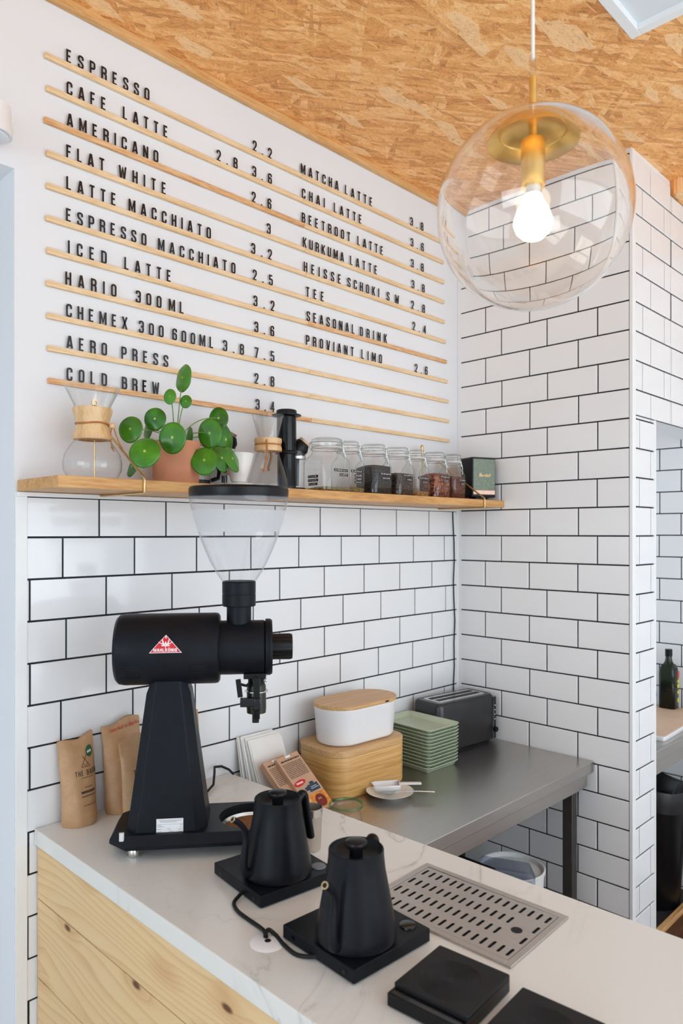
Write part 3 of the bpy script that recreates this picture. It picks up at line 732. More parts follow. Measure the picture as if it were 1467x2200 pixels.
# plant
t = thing('potted_plant', 'green round-leaved plant in a terracotta pot on the shelf', 'plant', (-1.441, SY, SH))
mb = MB(); mb.lathe([(.002,.0),(.056,.0),(.0590,.003),(.0600,.016),(.0605,.018),(.0635,.112),(.0625,.1145),(.0575,.1145),(.0565,.105)], 56, None, True)
obj('pot', mb, M['terracotta'], t)
mb = MB(); mb.lathe([(.0575,.103),(.03,.106),(.001,.107)], 32, None, True, True); obj('soil', mb, M['soil'], t)
LEAVES = [(-1.423,-.12,2.092,.027,.037),(-1.47,-.13,2.034,.017,.021),(-1.434,-.15,2.023,.016,.018),(-1.514,-.13,1.97,.029,.030),(-1.578,-.12,1.938,.032,.034),(-1.506,-.20,1.916,.035,.040),(-1.594,-.217,1.872,.038,.040),(-1.562,-.10,1.845,.018,.026),(-1.307,-.12,1.996,.027,.033),(-1.372,-.17,1.943,.033,.040),(-1.293,-.13,1.937,.017,.044),(-1.41,-.20,1.865,.035,.039),(-1.327,-.16,1.88,.019,.037),(-1.284,-.15,1.882,.014,.039),(-1.427,-.15,1.926,.015,.031),(-1.506,-.08,1.946,.017,.025)]
base = Vector((-1.441, SY, SH))
tocam = (Vector((-2.507,-1.79,1.675)) - base).normalized()
rng = random.Random(5)
for i, (x, y, z, rx, ry) in enumerate(LEAVES):
    c = Vector((x, y, z)) - base
    rmaj = ry*1.0
    # leaf faces outwards from the room side; narrow ones are turned to the side
    turn = math.acos(min(1.0, rx/ry)) if rx < ry*.8 else rng.uniform(-.15, .15)
    turn *= 1 if x < -1.42 else -1
    fwd = Vector((-.72, -.69, .08 + (.25 if z < 1.9 else .0) + rng.uniform(-.08, .1)))
    fwd.rotate(Matrix.Rotation(-turn*.95, 3, 'Z')); fwd.normalize()
    side = Vector((0,0,1)).cross(fwd).normalized(); upv = fwd.cross(side).normalized()
    mb = MB(); bm = mb.bm
    lay = bm.verts.layers.float.new('centre')
    nr, ns = 7, 30
    rings = []
    tip = rng.uniform(.10, .22)
    w_ = rx if rx >= ry*.8 else ry*.92
    for a in range(nr+1):
        f = a/nr; ring = []
        for b in range(ns):
            th = 2*PI*b/ns
            rr = f*(1 + tip*max(0, math.cos(th-PI))**6*.5)
            px = math.sin(th)*rr*w_; pz = math.cos(th)*rr*rmaj
            dome = .09*w_*(1-f*f) - .06*w_*f**3 + .035*w_*math.sin(2*th+i)*f*f + .02*w_*math.sin(5*th+2*i)*f**3 - .05*w_*abs(math.sin(th))*f*(1-f)
            v = bm.verts.new(c + side*px + upv*pz + fwd*dome); v[lay] = 1-f
            if a == 0: v[lay] = 1.0
            ring.append(v)
            if a == 0: break
        rings.append(ring)
    for b in range(ns): mb.face([rings[0][0], rings[1][b], rings[1][(b+1) % ns]])
    for a in range(1, nr):
        for b in range(ns): mb.face([rings[a][b], rings[a+1][b], rings[a+1][(b+1) % ns], rings[a][(b+1) % ns]])
    lf = obj('leaf', mb, M['leaf'], t, angle=80)
    so = lf.modifiers.new('thick', 'SOLIDIFY'); so.thickness = .0011
    mb = MB()
    s0 = Vector((rng.uniform(-.012,.012), rng.uniform(-.012,.012), .104)); e = c - fwd*.002
    crown = Vector((0, 0, .150)) if z > 1.98 else Vector((0, 0, .130))
    ctrl = crown + Vector((e.x*.35, e.y*.35, max(0, e.z-.12)*.45 + .012))
    pts = []
    for k in range(11):
        q = k/10; pts.append((1-q)**2*(s0) + 2*q*(1-q)*ctrl + q*q*e)
    mb.tube(pts, .0014, 7); obj('petiole', mb, M['stem'], lf)
mb = MB(); mb.tube([(0,0,.102),(.003,0,.13),(.001,.002,.165)], .003, 8); obj('main_stem', mb, M['stem'], t)

# white dripper with its coffee server, hand grinders
t = thing('coffee_server', 'small glass server with black base and handle, half hidden behind the plant leaves', 'coffee server', (-1.333, -.052, SH))
mb = MB(); mb.lathe([(.03,.020),(.036,.022),(.037,.07),(.030,.088),(.031,.098)], 36); obj('jug', mb, M['glass'], t)
mb = MB(); mb.lathe([(.004,.0),(.038,.0),(.040,.004),(.038,.021),(.004,.022)], 36, None, True, True); obj('base', mb, M['blackplastic'], t)
mb = MB(); mb.tube([(.036,-.01,.075),(.058,-.016,.070),(.064,-.018,.05),(.060,-.018,.03),(.040,-.012,.022)], .006, 8); obj('handle', mb, M['blackplastic'], t)
t = thing('pour_over_dripper', 'white ceramic cone dripper on its flange between the plant and the small glass coffee maker', 'dripper', (-1.226, -.105, SH))
mb = MB(); mb.lathe([(.012,.014),(.022,.020),(.030,.045),(.0445,.100),(.0455,.1015),(.0435,.101),(.029,.047),(.020,.022)], 44); obj('cone', mb, M['ceramic'], t)
mb = MB(); mb.lathe([(.003,.006),(.043,.008),(.0455,.012),(.043,.0145),(.012,.016)], 44, None, True, True); mb.lathe([(.028,.0),(.026,.007)], 36, None, True, True); obj('flange', mb, M['ceramic'], t)
mb = MB(); mb.tube([(-.010,.038,.088),(-.020,.058,.082),(-.022,.062,.06),(-.018,.050,.042),(-.010,.030,.045)], .0045, 8); obj('handle', mb, M['ceramic'], t)
def hand_grinder(name, label, loc, tilt, glassr, wood_):
    t = thing(name, label, 'hand grinder', loc)
    mb = MB(); mb.lathe([(.010,.0),(glassr+.004,.0),(glassr+.004,.012),(glassr,.014)], 32, None, True, True); obj('base', mb, M['blackplastic'], t)
    mb = MB(); mb.lathe([(glassr-.002,.014),(glassr,.10),(glassr+.003,.108),(glassr+.003,.128)], 32); obj('glass_body', mb, M['glass'], t)
    mb = MB(); mb.lathe([(glassr+.0035,.104),(glassr+.004,.112)], 32); obj('steel_band', mb, M['steel'], t)
    mb = MB(); mb.lathe([(.008,.02),(.010,.10),(.016,.125)], 20, None, True, True); obj('burr_shaft', mb, M['blackplastic'], t)
    Mx = T(0,0,.128) @ rotX(tilt[0]) @ rotY(tilt[1])
    mb = MB(); mb.lathe([(glassr*.4,.0),(glassr+.002,.004),(glassr+.003,.02),(glassr*.8,.036)], 28, Mx, True, True); obj('lid', mb, M['blackplastic'], t)
    mb = MB(); mb.lathe([(.006,.036),(glassr*.72,.037),(glassr*.72,.045),(.006,.047)], 28, Mx, True, True); obj('knob', mb, wood_, t)
    return t
hand_grinder('hand_coffee_grinder', 'hand grinder with black lid and steel banded glass, behind the white dripper', (-1.228, -.0385, SH), (18, 14), .030, M['corkdark'])
hand_grinder('hand_coffee_grinder', 'hand grinder with tilted black lid and pale wooden knob, beside the biggest jar', (-.985, -.085, SH), (28, 28), .026, M['cutboard'])
# small hourglass maker
t = thing('pour_over_carafe', 'small hourglass glass coffee maker with wooden collar in the middle of the shelf', 'coffee maker', (-1.133, -.125, SH))
mb = MB(); mb.lathe([(.001,.001),(.052,.001),(.059,.006),(.060,.018),(.050,.055),(.036,.098),(.0285,.128),(.0285,.140),(.032,.160),(.0465,.219),(.0475,.2215),(.046,.2205),(.030,.160),(.0265,.138)], 52); obj('flask', mb, M['glass'], t)
mb = MB(); mb.lathe([(.0315,.113),(.0405,.114),(.0415,.122),(.0385,.1305),(.0365,.1325),(.0385,.1345),(.0415,.142),(.0405,.151),(.0315,.152)], 44); obj('wooden_collar', mb, M['collar'], t)
mb = MB(); mb.tube([(.0385*math.cos(a), .0385*math.sin(a), .1325) for a in [2*PI*k/36 for k in range(37)]], .0018, 8)
k0 = Vector((-.030, -.030, .132)); mb.tube([k0, k0+Vector((-.002,-.004,-.035)), k0+Vector((-.010,-.004,-.062)), k0+Vector((-.014,-.004,-.085))], .0018, 7); mb.tube([k0+Vector((0,0,.012)), k0+Vector((-.001,-.003,-.02))], .0022, 7)
mb.sphere(.0045, tuple(k0+Vector((-.003,-.004,-.042))), 10, 8); mb.sphere(.0040, tuple(k0+Vector((-.014,-.004,-.078))), 10, 8); obj('leather_cord', mb, M['leather'], t)
mb = MB(); mb.tube([(.014,.004,.112),(.016,.004,.100),(.010,.002,.082),(.002,.0,.066),(.003,.0,.056)], .0035, 8); obj('inner_handle', mb, M['corkdark'], t)
# plunger coffee press
t = thing('plunger_coffee_press', 'tall smoky grey plunger coffee press standing behind the small glass coffee maker', 'coffee press', (-1.043, -.105, SH))
mb = MB(); mb.lathe([(.001,.0),(.0285,.001),(.0295,.012),(.0285,.016),(.0285,.112)], 36, None, True); obj('chamber', mb, M['smoke'], t)
mb = MB(); mb.lathe([(.027,.112),(.0335,.114),(.0335,.120),(.0315,.124)], 36, None, True, True); obj('chamber_flange', mb, M['blackplastic'], t)
mb = MB(); mb.lathe([(.0305,.120),(.0300,.228)], 36); mb.lathe([(.0270,.120),(.0270,.228)], 36); obj('plunger', mb, M['smoke'], t)
mb = MB(); mb.lathe([(.024,.018),(.024,.22)], 24, None, True, True); obj('plunger_core', mb, M['black'], t)
mb = MB(); mb.lathe([(.028,.226),(.045,.231),(.0455,.234),(.032,.237),(.031,.2475),(.028,.2495)], 36, None, True, True); obj('plunger_rim', mb, M['blackplastic'], t)

# storage jars
def jar(label, x, y, wdt, fill, level, mat, rot, cards, spread=True):
    t = thing('clip_top_jar', label, 'jar', (x, y, SH), rot, 'clip top jars on the shelf')
    h = wdt/2; r = h*.42; R_ = h*.80
    def ring_sq(hh, rr, z, n=7):
        out = []
        for qx, qy, a0 in ((1,1,0),(-1,1,90),(-1,-1,180),(1,-1,270)):
            for k in range(n+1):
                a = R(a0+90*k/n); out.append(Vector((qx*(hh-rr)+rr*math.cos(a), qy*(hh-rr)+rr*math.sin(a), z)))
        return out
    mb = MB()
    mb.loft([ring_sq(h*.90, r*.9, .001), ring_sq(h, r, .008), ring_sq(h, r, .095), ring_sq(h*.97, h*.60, .108), ring_sq(h*.86, h*.84, .122), ring_sq(R_, R_*.999, .130), ring_sq(R_*.97, R_*.96, .141), ring_sq(R_*1.03, R_*1.02, .143)], True, False)
    obj('glass_body', mb, M['jarglass'], t)
    mb = MB(); mb.lathe([(R_*1.0,.1435),(R_*1.04,.1455),(R_*1.0,.148)], 36); obj('seal', mb, M['offwhite'], t)
    mb = MB(); mb.lathe([(R_*.98,.148),(R_*1.06,.149),(R_*1.07,.156),(R_*1.02,.1715),(R_*.90,.175),(.002,.172)], 36); obj('glass_lid', mb, M['jarglass'], t)
    if level > 0:
        mb = MB(); q = .93; n = 6
        rings = [ring_sq(h*.86, r*.85, .005), ring_sq(h*q, r*q, .010), ring_sq(h*q, r*q, level)]
        top = [p + Vector((0, 0, .003*math.sin(p.x*90+1)+.004*p.x/h)) for p in ring_sq(h*q, r*q, level)]
        rings[-1] = top
        rings.append([Vector((p.x*.5, p.y*.5, level+.006)) for p in top])
        mb.loft(rings, True, True); c = obj('contents', mb, mat, t); c['label'] = fill
    # wire clip on the side turned to the room
    def arc(rad, z, a0, a1, n=18): return [(rad*math.cos(R(a0+(a1-a0)*k/n)), rad*math.sin(R(a0+(a1-a0)*k/n)), z) for k in range(n+1)]
    mb = MB()
    mb.tube(arc(R_*1.09, .1390, -180, 180, 36), .0011, 6)
    mb.tube(arc(R_*1.12, .1600, -180, 180, 36), .0011, 6)
    ca = -18
    for s_ in (-9, 9):
        a = R(ca+s_); mb.tube([(R_*1.13*math.cos(a), R_*1.13*math.sin(a), .1735), (R_*1.16*math.cos(a), R_*1.16*math.sin(a), .150), (R_*1.18*math.cos(a), R_*1.18*math.sin(a), .132)], .0014, 6)
    mb.tube([(R_*1.13*math.cos(R(ca-9)), R_*1.13*math.sin(R(ca-9)), .1735), (R_*1.13*math.cos(R(ca+9)), R_*1.13*math.sin(R(ca+9)), .1735)], .0014, 6)
    a = R(ca); d = Vector((math.cos(a), math.sin(a), 0)); sd = Vector((-math.sin(a), math.cos(a), 0))
    p0 = d*R_*1.20
    mb.tube([p0+sd*.006+Vector((0,0,.145)), p0+sd*.005+d*.006+Vector((0,0,.128)), p0+d*.012+Vector((0,0,.104)), p0+d*.0105+Vector((0,0,.100)), p0-sd*.005+d*.006+Vector((0,0,.128)), p0-sd*.006+Vector((0,0,.145))], .0014, 6)
    ab = R(ca+180); db = Vector((math.cos(ab), math.sin(ab), 0))
    mb.tube([db*R_*1.10+Vector((0,0,.137)), db*R_*1.28+Vector((0,0,.143)), db*R_*1.26+Vector((0,0,.158)), db*R_*1.10+Vector((0,0,.162))], .0013, 6)
    obj('wire_clip', mb, M['clipwire'], t)
    # embossed label strips stuck on the glass
    for (face, u, z, lw) in cards:
        Mx = rotZ({'front': 0, 'left': -90}[face])
        mb = MB(); mb.mat(0).box(u-lw/2, u+lw/2, -h-.0009, -h+.0006, z, z+.0085, Mx)
        mb.mat(1); q = u-lw/2+.003
        while q < u+lw/2-.004:
            hh = random.choice((.0042, .005, .005)); mb.box(q, q+.0009, -h-.0012, -h-.0008, z+.0018, z+.0018+hh, Mx)
            if random.random() < .6: mb.box(q, q+.0026, -h-.0012, -h-.0008, z+random.choice((.0018,.0038,.0058)), z+random.choice((.0018,.0038,.0058))+.0010, Mx)
            q += .0050
        obj('name_strip', mb, [M['ink'], M['decalwhite']], t)
JAR = [(-.884,-.118,.120,'thin layer of herbs',.014,'tea_herb',[('left',0,.046,.046),('left',0,.034,.046),('left',0,.022,.040),('front',.005,.066,.060),('front',.018,.052,.036)],'largest clip top glass jar, nearly empty, at the left end of the jar row'),
       (-.777,-.110,.090,'thin layer of yellow herbs',.018,'tea_herb',[('front',-.004,.070,.056),('front',.004,.056,.036),('front',.004,.045,.036),('front',.004,.034,.036)],'narrow clip top jar with a little herb tea, second from the left'),
       (-.657,-.115,.102,'black tea filled high',.098,'tea_dark',[('front',.008,.068,.058),('front',.010,.054,.046)],'clip top jar filled highest with black tea, third from the left'),
       (-.532,-.115,.100,'dark brown tea',.078,'tea_brown',[('front',.006,.070,.058),('front',.010,.055,.030)],'clip top jar two thirds full of dark brown tea, middle of the row'),
       (-.425,-.112,.084,'layer of amber tea',.020,'tea_amber',[('front',-.002,.066,.064),('front',.004,.052,.030)],'slim clip top jar with a low layer of amber tea, right of the middle'),
       (-.315,-.116,.096,'chunky red fruit tea',.090,'tea_red',[('front',.004,.076,.060),('front',.010,.062,.034)],'clip top jar of chunky red fruit tea with a scoop handle behind it'),
       (-.205,-.115,.088,'fine reddish brown tea',.085,'tea_rooibos',[('front',.010,.070,.046),('front',.014,.056,.030)],'clip top jar of fine reddish tea at the right end, beside the speaker')]
for x, y, wd, fl, lv, mt, cards, lab in JAR: jar(lab, x, y, wd, fl, lv, M[mt], 0.0, cards)
mb = MB(); mb.tube([(0,0,0),(0,0,.10),(.001,.004,.172),(.001,.006,.205)], .003, 10, [.003,.003,.0042,.0062]); mb.sphere(.0062, (.001,.006,.206), 14, 10, 1.4)
o = obj('tea_scoop', mb, M['wire'], loc=(-.288, -.040, SH)); tag(o, 'brass coloured scoop handle rising behind the jar of red fruit tea', 'scoop')

# small speaker
t = thing('bluetooth_speaker', 'small black speaker with sage green grille on the right end of the shelf', 'speaker', (-.075, -.150, SH), R(-22))
mb = MB(); mb.rrect(0, 0, .056, .041, .008, [(.003,.012),(0,.015),(0,.166),(.003,.169)]); obj('case', mb, M['blackplastic'], t)
mb = MB(); mb.rrect(0, 0, .030, .026, .006, [(0,.0),(0,.013)]); obj('foot', mb, M['blackplastic'], t)
mb = MB(); mb.box(-.050, .050, -.0425, -.040, .040, .162); obj('grille', mb, M['grille'], t, bevel=.0008)
mb = MB(); mb.box(-.050, .050, -.0425, -.040, .023, .0395); obj('copper_strip', mb, M['copper'], t, bevel=.0008)
mb = MB(); pl_ = lambda u, v, d: (u, -.0430-d, .092+v)
xx = -.026
for c, hh in zip('Marshall', (.016,.014,.014,.014,.014,.014,.014,.014)):
    xx += add_glyph(mb, c, hh, pl_, .0006, xx, 0, shear=.30, thick=.15) + .0009
obj('script_logo', mb, M['gold'], t, smooth=False)
mb = MB()
mb.tube([(-.045,-.004,1.7755),(-.049,-.0095,1.72),(-.042,-.0095,1.64),(-.040,-.0095,1.56),(-.046,-.0095,1.48),(-.043,-.0095,1.40),(-.036,-.0095,1.31),(-.042,-.0095,1.22),(-.040,-.0095,1.12),(-.046,-.0095,1.04),(-.048,-.0095,.95),(-.048,-.010,.86)], .0024, 8)
tag(obj('power_cable', mb, M['rubber']), 'thin dark cable hanging down the tiles from the shelf to behind the toaster', 'cable')

# ------------------------------------------------------------------ bar counter
mb = MB(); mb.box(-1.755, -1.205, -2.9, -.012, .0, .909); t = obj('bar_counter', mb, M['plasticwhite']); tag(t, 'bar counter clad in horizontal pine planks under the white worktop', 'counter')
for za, zb, i in ((.7805, .9085, 0), (.5865, .7785, 1), (.3925, .5845, 2), (.1985, .3905, 0), (.004, .1965, 1)):
    mb = MB(); mb.box(-1.768, -1.7552, -2.9, -.0105, za, zb); obj('plank', mb, M['pine'][i], t, bevel=.0012)
mb = MB()
mb.box(0, 1, 0, 1, 0, 1)
for v in mb.bm.verts:
    y = -.0065 if v.co.y > .5 else -2.95
    if v.co.x < .5: x = -1.774
    else: x = -1.188 + (-.0065-y)*.0235
    v.co = (x, y, .95 if v.co.z > .5 else .911)
o = obj('worktop', mb, M['marble'], bevel=.0022); tag(o, 'white veined stone worktop of the bar counter', 'worktop')

# ------------------------------------------------------------------ coffee grinder
G = thing('coffee_grinder', 'large black shop coffee grinder with clear funnel hopper on the worktop', 'coffee grinder', (-1.581, -.309, .95), R(-38.3))
# base slab with a round opening for the grounds bin
BP = [(-.128,-.055),(-.085,-.100),(.210,-.100),(.280,-.030),(.280,.030),(.210,.100),(-.085,.100),(-.128,.055)]
HC, HR = .190, .077
def base_outline(ins, z):
    out = []
    for k, (x, y) in enumerate(BP):
        a = Vector(BP[k-1]); b = Vector((x, y)); c = Vector(BP[(k+1) % 8])
        d1 = (b-a).normalized(); d2 = (c-b).normalized()
        n1 = Vector((-d1.y, d1.x)); n2 = Vector((-d2.y, d2.x)); m_ = (n1+n2).normalized()
        q = b + m_*(ins/max(m_.dot(n1), .3)); out.append(Vector((q.x, q.y, z)))
    return out
mb = MB()
mb.loft([base_outline(.022, .018), base_outline(0, .026), base_outline(0, .034), base_outline(.012, .054)], True, False)
O8 = base_outline(.012, .054)
XL = .095
poly = [Vector((XL, O8[2].y, .054)), O8[2], O8[3], O8[4], O8[5], Vector((XL, O8[5].y, .054))]
def edge_pt(a):
    d = Vector((math.cos(a), math.sin(a))); best = 9
    for k in range(6):
        p, q = poly[k], poly[(k+1) % 6]; e = Vector((q.x-p.x, q.y-p.y)); w0 = Vector((p.x-HC, p.y))
        den = d.x*e.y - d.y*e.x
        if abs(den) < 1e-9: continue
        tt_ = (w0.x*e.y - w0.y*e.x)/den; ss = (w0.x*d.y - w0.y*d.x)/den
        if tt_ > 0 and -1e-6 <= ss <= 1+1e-6: best = min(best, tt_)
    return (HC + d.x*best, d.y*best)
angs = sorted(set([round(2*PI*k/48, 5) for k in range(48)] + [round(math.atan2(p.y, p.x-HC) % (2*PI), 5) for p in poly]))
ri = [mb.v((HC+HR*math.cos(a), HR*math.sin(a), .054)) for a in angs]
rb = [mb.v((HC+(HR-.004)*math.cos(a), (HR-.004)*math.sin(a), .024)) for a in angs]
ro = [mb.v((*edge_pt(a), .054)) for a in angs]
n_ = len(angs)
for i in range(n_):
    j = (i+1) % n_; mb.face([ri[i], ri[j], ro[j], ro[i]]); mb.face([ri[i], ri[j], rb[j], rb[i]])
mb.face(rb)
mb.face([mb.v(p) for p in (O8[0], O8[1], poly[0], poly[5], O8[6], O8[7])])
obj('base', mb, M['black'], G, angle=30)
for x, y in ((-.072,-.068), (-.072,.068), (.205,-.068), (.205,.068)):
    mb = MB(); mb.lathe([(.0125,.0),(.0135,.002),(.0135,.013),(.0115,.0195)], 28, T(x, y, 0), True, True); obj('foot', mb, M['steel'], G)
# tapered pedestal with chamfered corners
def oct_ring(hx, hy, c, z, cx=0): return [Vector((cx+x, y, z)) for x, y in ((-hx+c,-hy),(hx-c,-hy),(hx,-hy+c),(hx,hy-c),(hx-c,hy),(-hx+c,hy),(-hx,hy-c),(-hx,-hy+c))]
mb = MB(); mb.loft([oct_ring(.091,.076,.024,.050), oct_ring(.087,.073,.024,.074), oct_ring(.0500,.050,.019,.356), oct_ring(.0440,.046,.016,.372), oct_ring(.0440,.046,.016,.395)])
obj('pedestal', mb, M['black'], G, angle=20, bevel=.002)
mb = MB(); mb.rrect(-.096, -.045, .0055, .003, .003, [(0,.028),(0,.046)], M=T(0,-.0385,.014) ); obj('switch', mb, M['offwhite'], G)
# rating plate on the sloping front
sl = (.076-.050)/(.356-.05)
def plate(u, v, d): return (u, -(.0745 - (v-.05)*sl*1.0) - .0012 - d, v)
mb = MB(); mb.mat(0)
mb.loft([[plate(-.022,.040,0), plate(.037,.040,0), plate(.037,.083,0), plate(-.022,.083,0)], [plate(-.022,.040,.0006), plate(.037,.040,.0006), plate(.037,.083,.0006), plate(-.022,.083,.0006)]])
def bar(mb_, pf, u0, u1, v0, v1, d): mb_.face([mb_.v(pf(*q, d)) for q in ((u0,v0),(u1,v0),(u1,v1),(u0,v1))])
mb.mat(1)
bar(mb, plate, -.016, .033, .0782, .0790, .0009); bar(mb, plate, -.020, .035, .0708, .0712, .0009); bar(mb, plate, -.020, .035, .0803, .0806, .0009)
for i, (u, ww, v) in enumerate(((-.013,.036,.0755),(-.020,.008,.0683),(-.019,.012,.0655),(-.020,.009,.0600),(.002,.006,.0605),(-.020,.009,.0545),(.006,.008,.0552),(-.020,.014,.0495),(-.020,.006,.0440),(-.010,.019,.0445),(.030,.004,.0690),(.030,.004,.0640),(.026,.008,.0592),(.027,.008,.0545),(.017,.006,.0525),(.014,.009,.0462),(.027,.007,.0462))):
    hh = .0011 if i < 15 else .0034
    q = u
    while q < u+ww: bar(mb, plate, q, q+.0013, v, v+hh, .0009); q += .0019
obj('rating_plate', mb, [M['decalwhite'], M['greyink']], G, smooth=False)
# motor barrel, grinding head, dial : along local X at height .454
AX = .454
MX = T(0, 0, AX) @ rotY(90)
mb = MB(); mb.lathe([(.060,-.121),(.074,-.119),(.080,-.113),(.0825,-.100),(.0825,.106),(.081,.1125),(.076,.116)], 64, MX, True, True); obj('motor_housing', mb, M['black'], G, angle=25)
mb = MB(); mb.lathe([(.055,.114),(.0635,.116),(.0635,.218),(.060,.222)], 56, MX, True, True); obj('grinding_head', mb, M['black'], G, angle=25)
mb = MB(); mb.lathe([(.050,.220),(.0655,.222),(.0665,.225),(.0665,.233),(.0635,.238)], 56, MX, True, True); obj('head_flange', mb, M['black'], G, angle=25)
mb = MB()
rings = []
for xx_, r_ in ((.236,.030),(.280,.0305),(.286,.0285)):
    rings.append([MX @ Vector(((r_*(1+.022*(1 if k % 6 < 4 else -1)))*math.cos(2*PI*k/72), (r_*(1+.022*(1 if k % 6 < 4 else -1)))*math.sin(2*PI*k/72), xx_)) for k in range(72)])
mb.loft(rings); obj('grind_dial', mb, M['blackplastic'], G, angle=40)
def barrel(u, v, d, r=.0826): # u along the axis, v upwards along the surface
    a = v/r; return (u, -(r+d)*math.cos(a), AX + (r+d)*math.sin(a))
for u0 in (-.092, .052):
    mb = MB()
    for k in range(7):
        v0 = -.030 - k*.0058
        mb.loft([[barrel(u0,v0,.0002), barrel(u0+.034,v0,.0002), barrel(u0+.034,v0+.0028,.0002), barrel(u0,v0+.0028,.0002)], [barrel(u0,v0,.0010), barrel(u0+.034,v0,.0010), barrel(u0+.034,v0+.0028,.0010), barrel(u0,v0+.0028,.0010)]])
    obj('cooling_vent', mb, M['rubber'], G, smooth=False)
# red triangular badge
mb = MB()
TW, TH, CX_, CY_ = .072, .0405, -.001, .003
def badge(u, v, d): return barrel(CX_ + u, CY_ + v, d)
def tri(mb_, s, d, mi):
    mb_.mat(mi); n = 14
    pts = [Vector((-TW/2*s, TH*(1-s)*.42)), Vector((TW/2*s, TH*(1-s)*.42)), Vector((0, TH*(1-s)*.42 + TH*s))]
    for r_ in range(n):
        za, zb = r_/n, (r_+1)/n
        def row(z): a = pts[0].lerp(pts[2], z); b = pts[1].lerp(pts[2], z); return a, b
        a0, b0 = row(za); a1, b1 = row(zb)
        mb_.face([mb_.v(badge(*p, d)) for p in (a0, b0, b1, a1)])
tri(mb, 1.0, .0006, 0); tri(mb, .93, .0009, 1)
mb.mat(0)
add_text(mb, 'MAHLK', .0072, lambda u, v, d: badge(u, v, .0013+d), -.0262, .0028, .0013, thick=.19, ws=1.42)
x_ = -.0262 + text_width('MAHLK', .0072, .0013, 1.42) + .0013
add_text(mb, 'ONIG', .0072, lambda u, v, d: badge(u, v, .0013+d), x_, .0028, .0013, thick=.19, ws=1.42)
for dx in (.0007, .0029): bar(mb, badge, x_+dx, x_+dx+.0012, .0107, .0118, .0013)
bar(mb, badge, -.0090, .0090, .0150, .0172, .0013)
bar(mb, badge, -.0072, .0072, .0180, .0205, .0013)
for a, b in (((-.0078,.0195),(-.0155,.0245)), ((-.0050,.0200),(-.0078,.0305)), ((0,.0195),(0,.0375)), ((.0050,.0200),(.0078,.0305)), ((.0078,.0195),(.0155,.0245))):
    mb.face([mb.v(badge(*q, .0013)) for q in ((a[0]-.0016, a[1]), (a[0]+.0016, a[1]), (b[0]+.0009, b[1]), (b[0]-.0009, b[1]))])
bar(mb, badge, -.0006, .0006, .0100, .0150, .0013)
obj('badge', mb, [M['decalwhite'], M['red']], G, smooth=False)
# hopper
HX = T(.160, 0, 0)
mb = MB(); mb.lathe([(.029,.50),(.029,.556)], 40, HX, True, True); mb.lathe([(.0385,.552),(.0395,.554),(.0395,.580),(.0388,.5805),(.0388,.5820),(.0395,.5825),(.0395,.609),(.0375,.6115)], 44, HX, True, True); obj('hopper_neck', mb, M['black'], G, angle=25)
prof = [(.0375,.608),(.0450,.618),(.0545,.633),(.0680,.658),(.0790,.683),(.0885,.706),(.0960,.728)]
mb = MB(); mb.lathe(prof, 56, HX); mb.lathe([(.1105,.7775),(.1150,.797),(.1168,.818)], 56, HX); obj('hopper_cone', mb, M['acrylic'], G)
mb = MB(); mb.lathe([(.0960,.728),(.1042,.753),(.1105,.7775)], 56, HX); obj('frosted_band', mb, M['frost'], G)
mb = MB(); mb.lathe([(.113,.808),(.1165,.810),(.1175,.816),(.1175,.828),(.1150,.833),(.060,.836),(.002,.837)], 64, HX, True); obj('hopper_lid', mb, M['blackplastic'], G, angle=25)
# spout with bag clamp
SXX = .197
mb = MB(); mb.box(SXX-.026, SXX+.026, -.030, .024, .383, .396); mb.cyl(.020, .330, .39, 28, T(SXX+.004, .004, 0)); obj('spout', mb, M['blackplastic'], G, bevel=.0015)
mb = MB(); mb.lathe([(.0225,.297),(.0235,.310),(.0225,.362),(.020,.366)], 32, T(SXX+.004, .004, 0), True, True); obj('chute', mb, M['oil'], G)
mb = MB(); mb.box(SXX-.034, SXX+.012, -.032, -.018, .318, .339); mb.box(SXX-.002, SXX+.014, -.034, -.02, .310, .338); obj('bag_clamp', mb, M['glossblack'], G, bevel=.002)
mb = MB(); mb.box(SXX-.003, SXX+.012, -.030, -.020, .288, .392); mb.box(SXX-.006, SXX+.010, -.030, -.014, .280, .312); obj('clamp_lever', mb, M['blackplastic'], G, bevel=.002)
mb = MB(); mb.box(-.006, .006, -.004, .004, -.020, .022, T(SXX-.036, -.022, .360) @ rotY(-7)); mb.tube([(SXX-.034,-.020,.370),(SXX-.02,-.02,.366),(SXX-.012,-.02,.372)], .0035, 8); obj('release_arm', mb, M['blackplastic'], G, bevel=.001)
mb = MB()
hx = [(SXX+.023+.0042*math.cos(k*1.05), -.012+.0042*math.sin(k*1.05), .372 + .0012*k) for k in range(16)]
mb.tube(hx, .0009, 6); obj('spring', mb, M['clipwire'], G)
mb = MB(); mb.lathe([(.0235,.347),(.0275,.348),(.0275,.350),(.0235,.351)], 28, T(SXX+.004, .004, 0)); obj('chute_ring', mb, M['steel'], G)
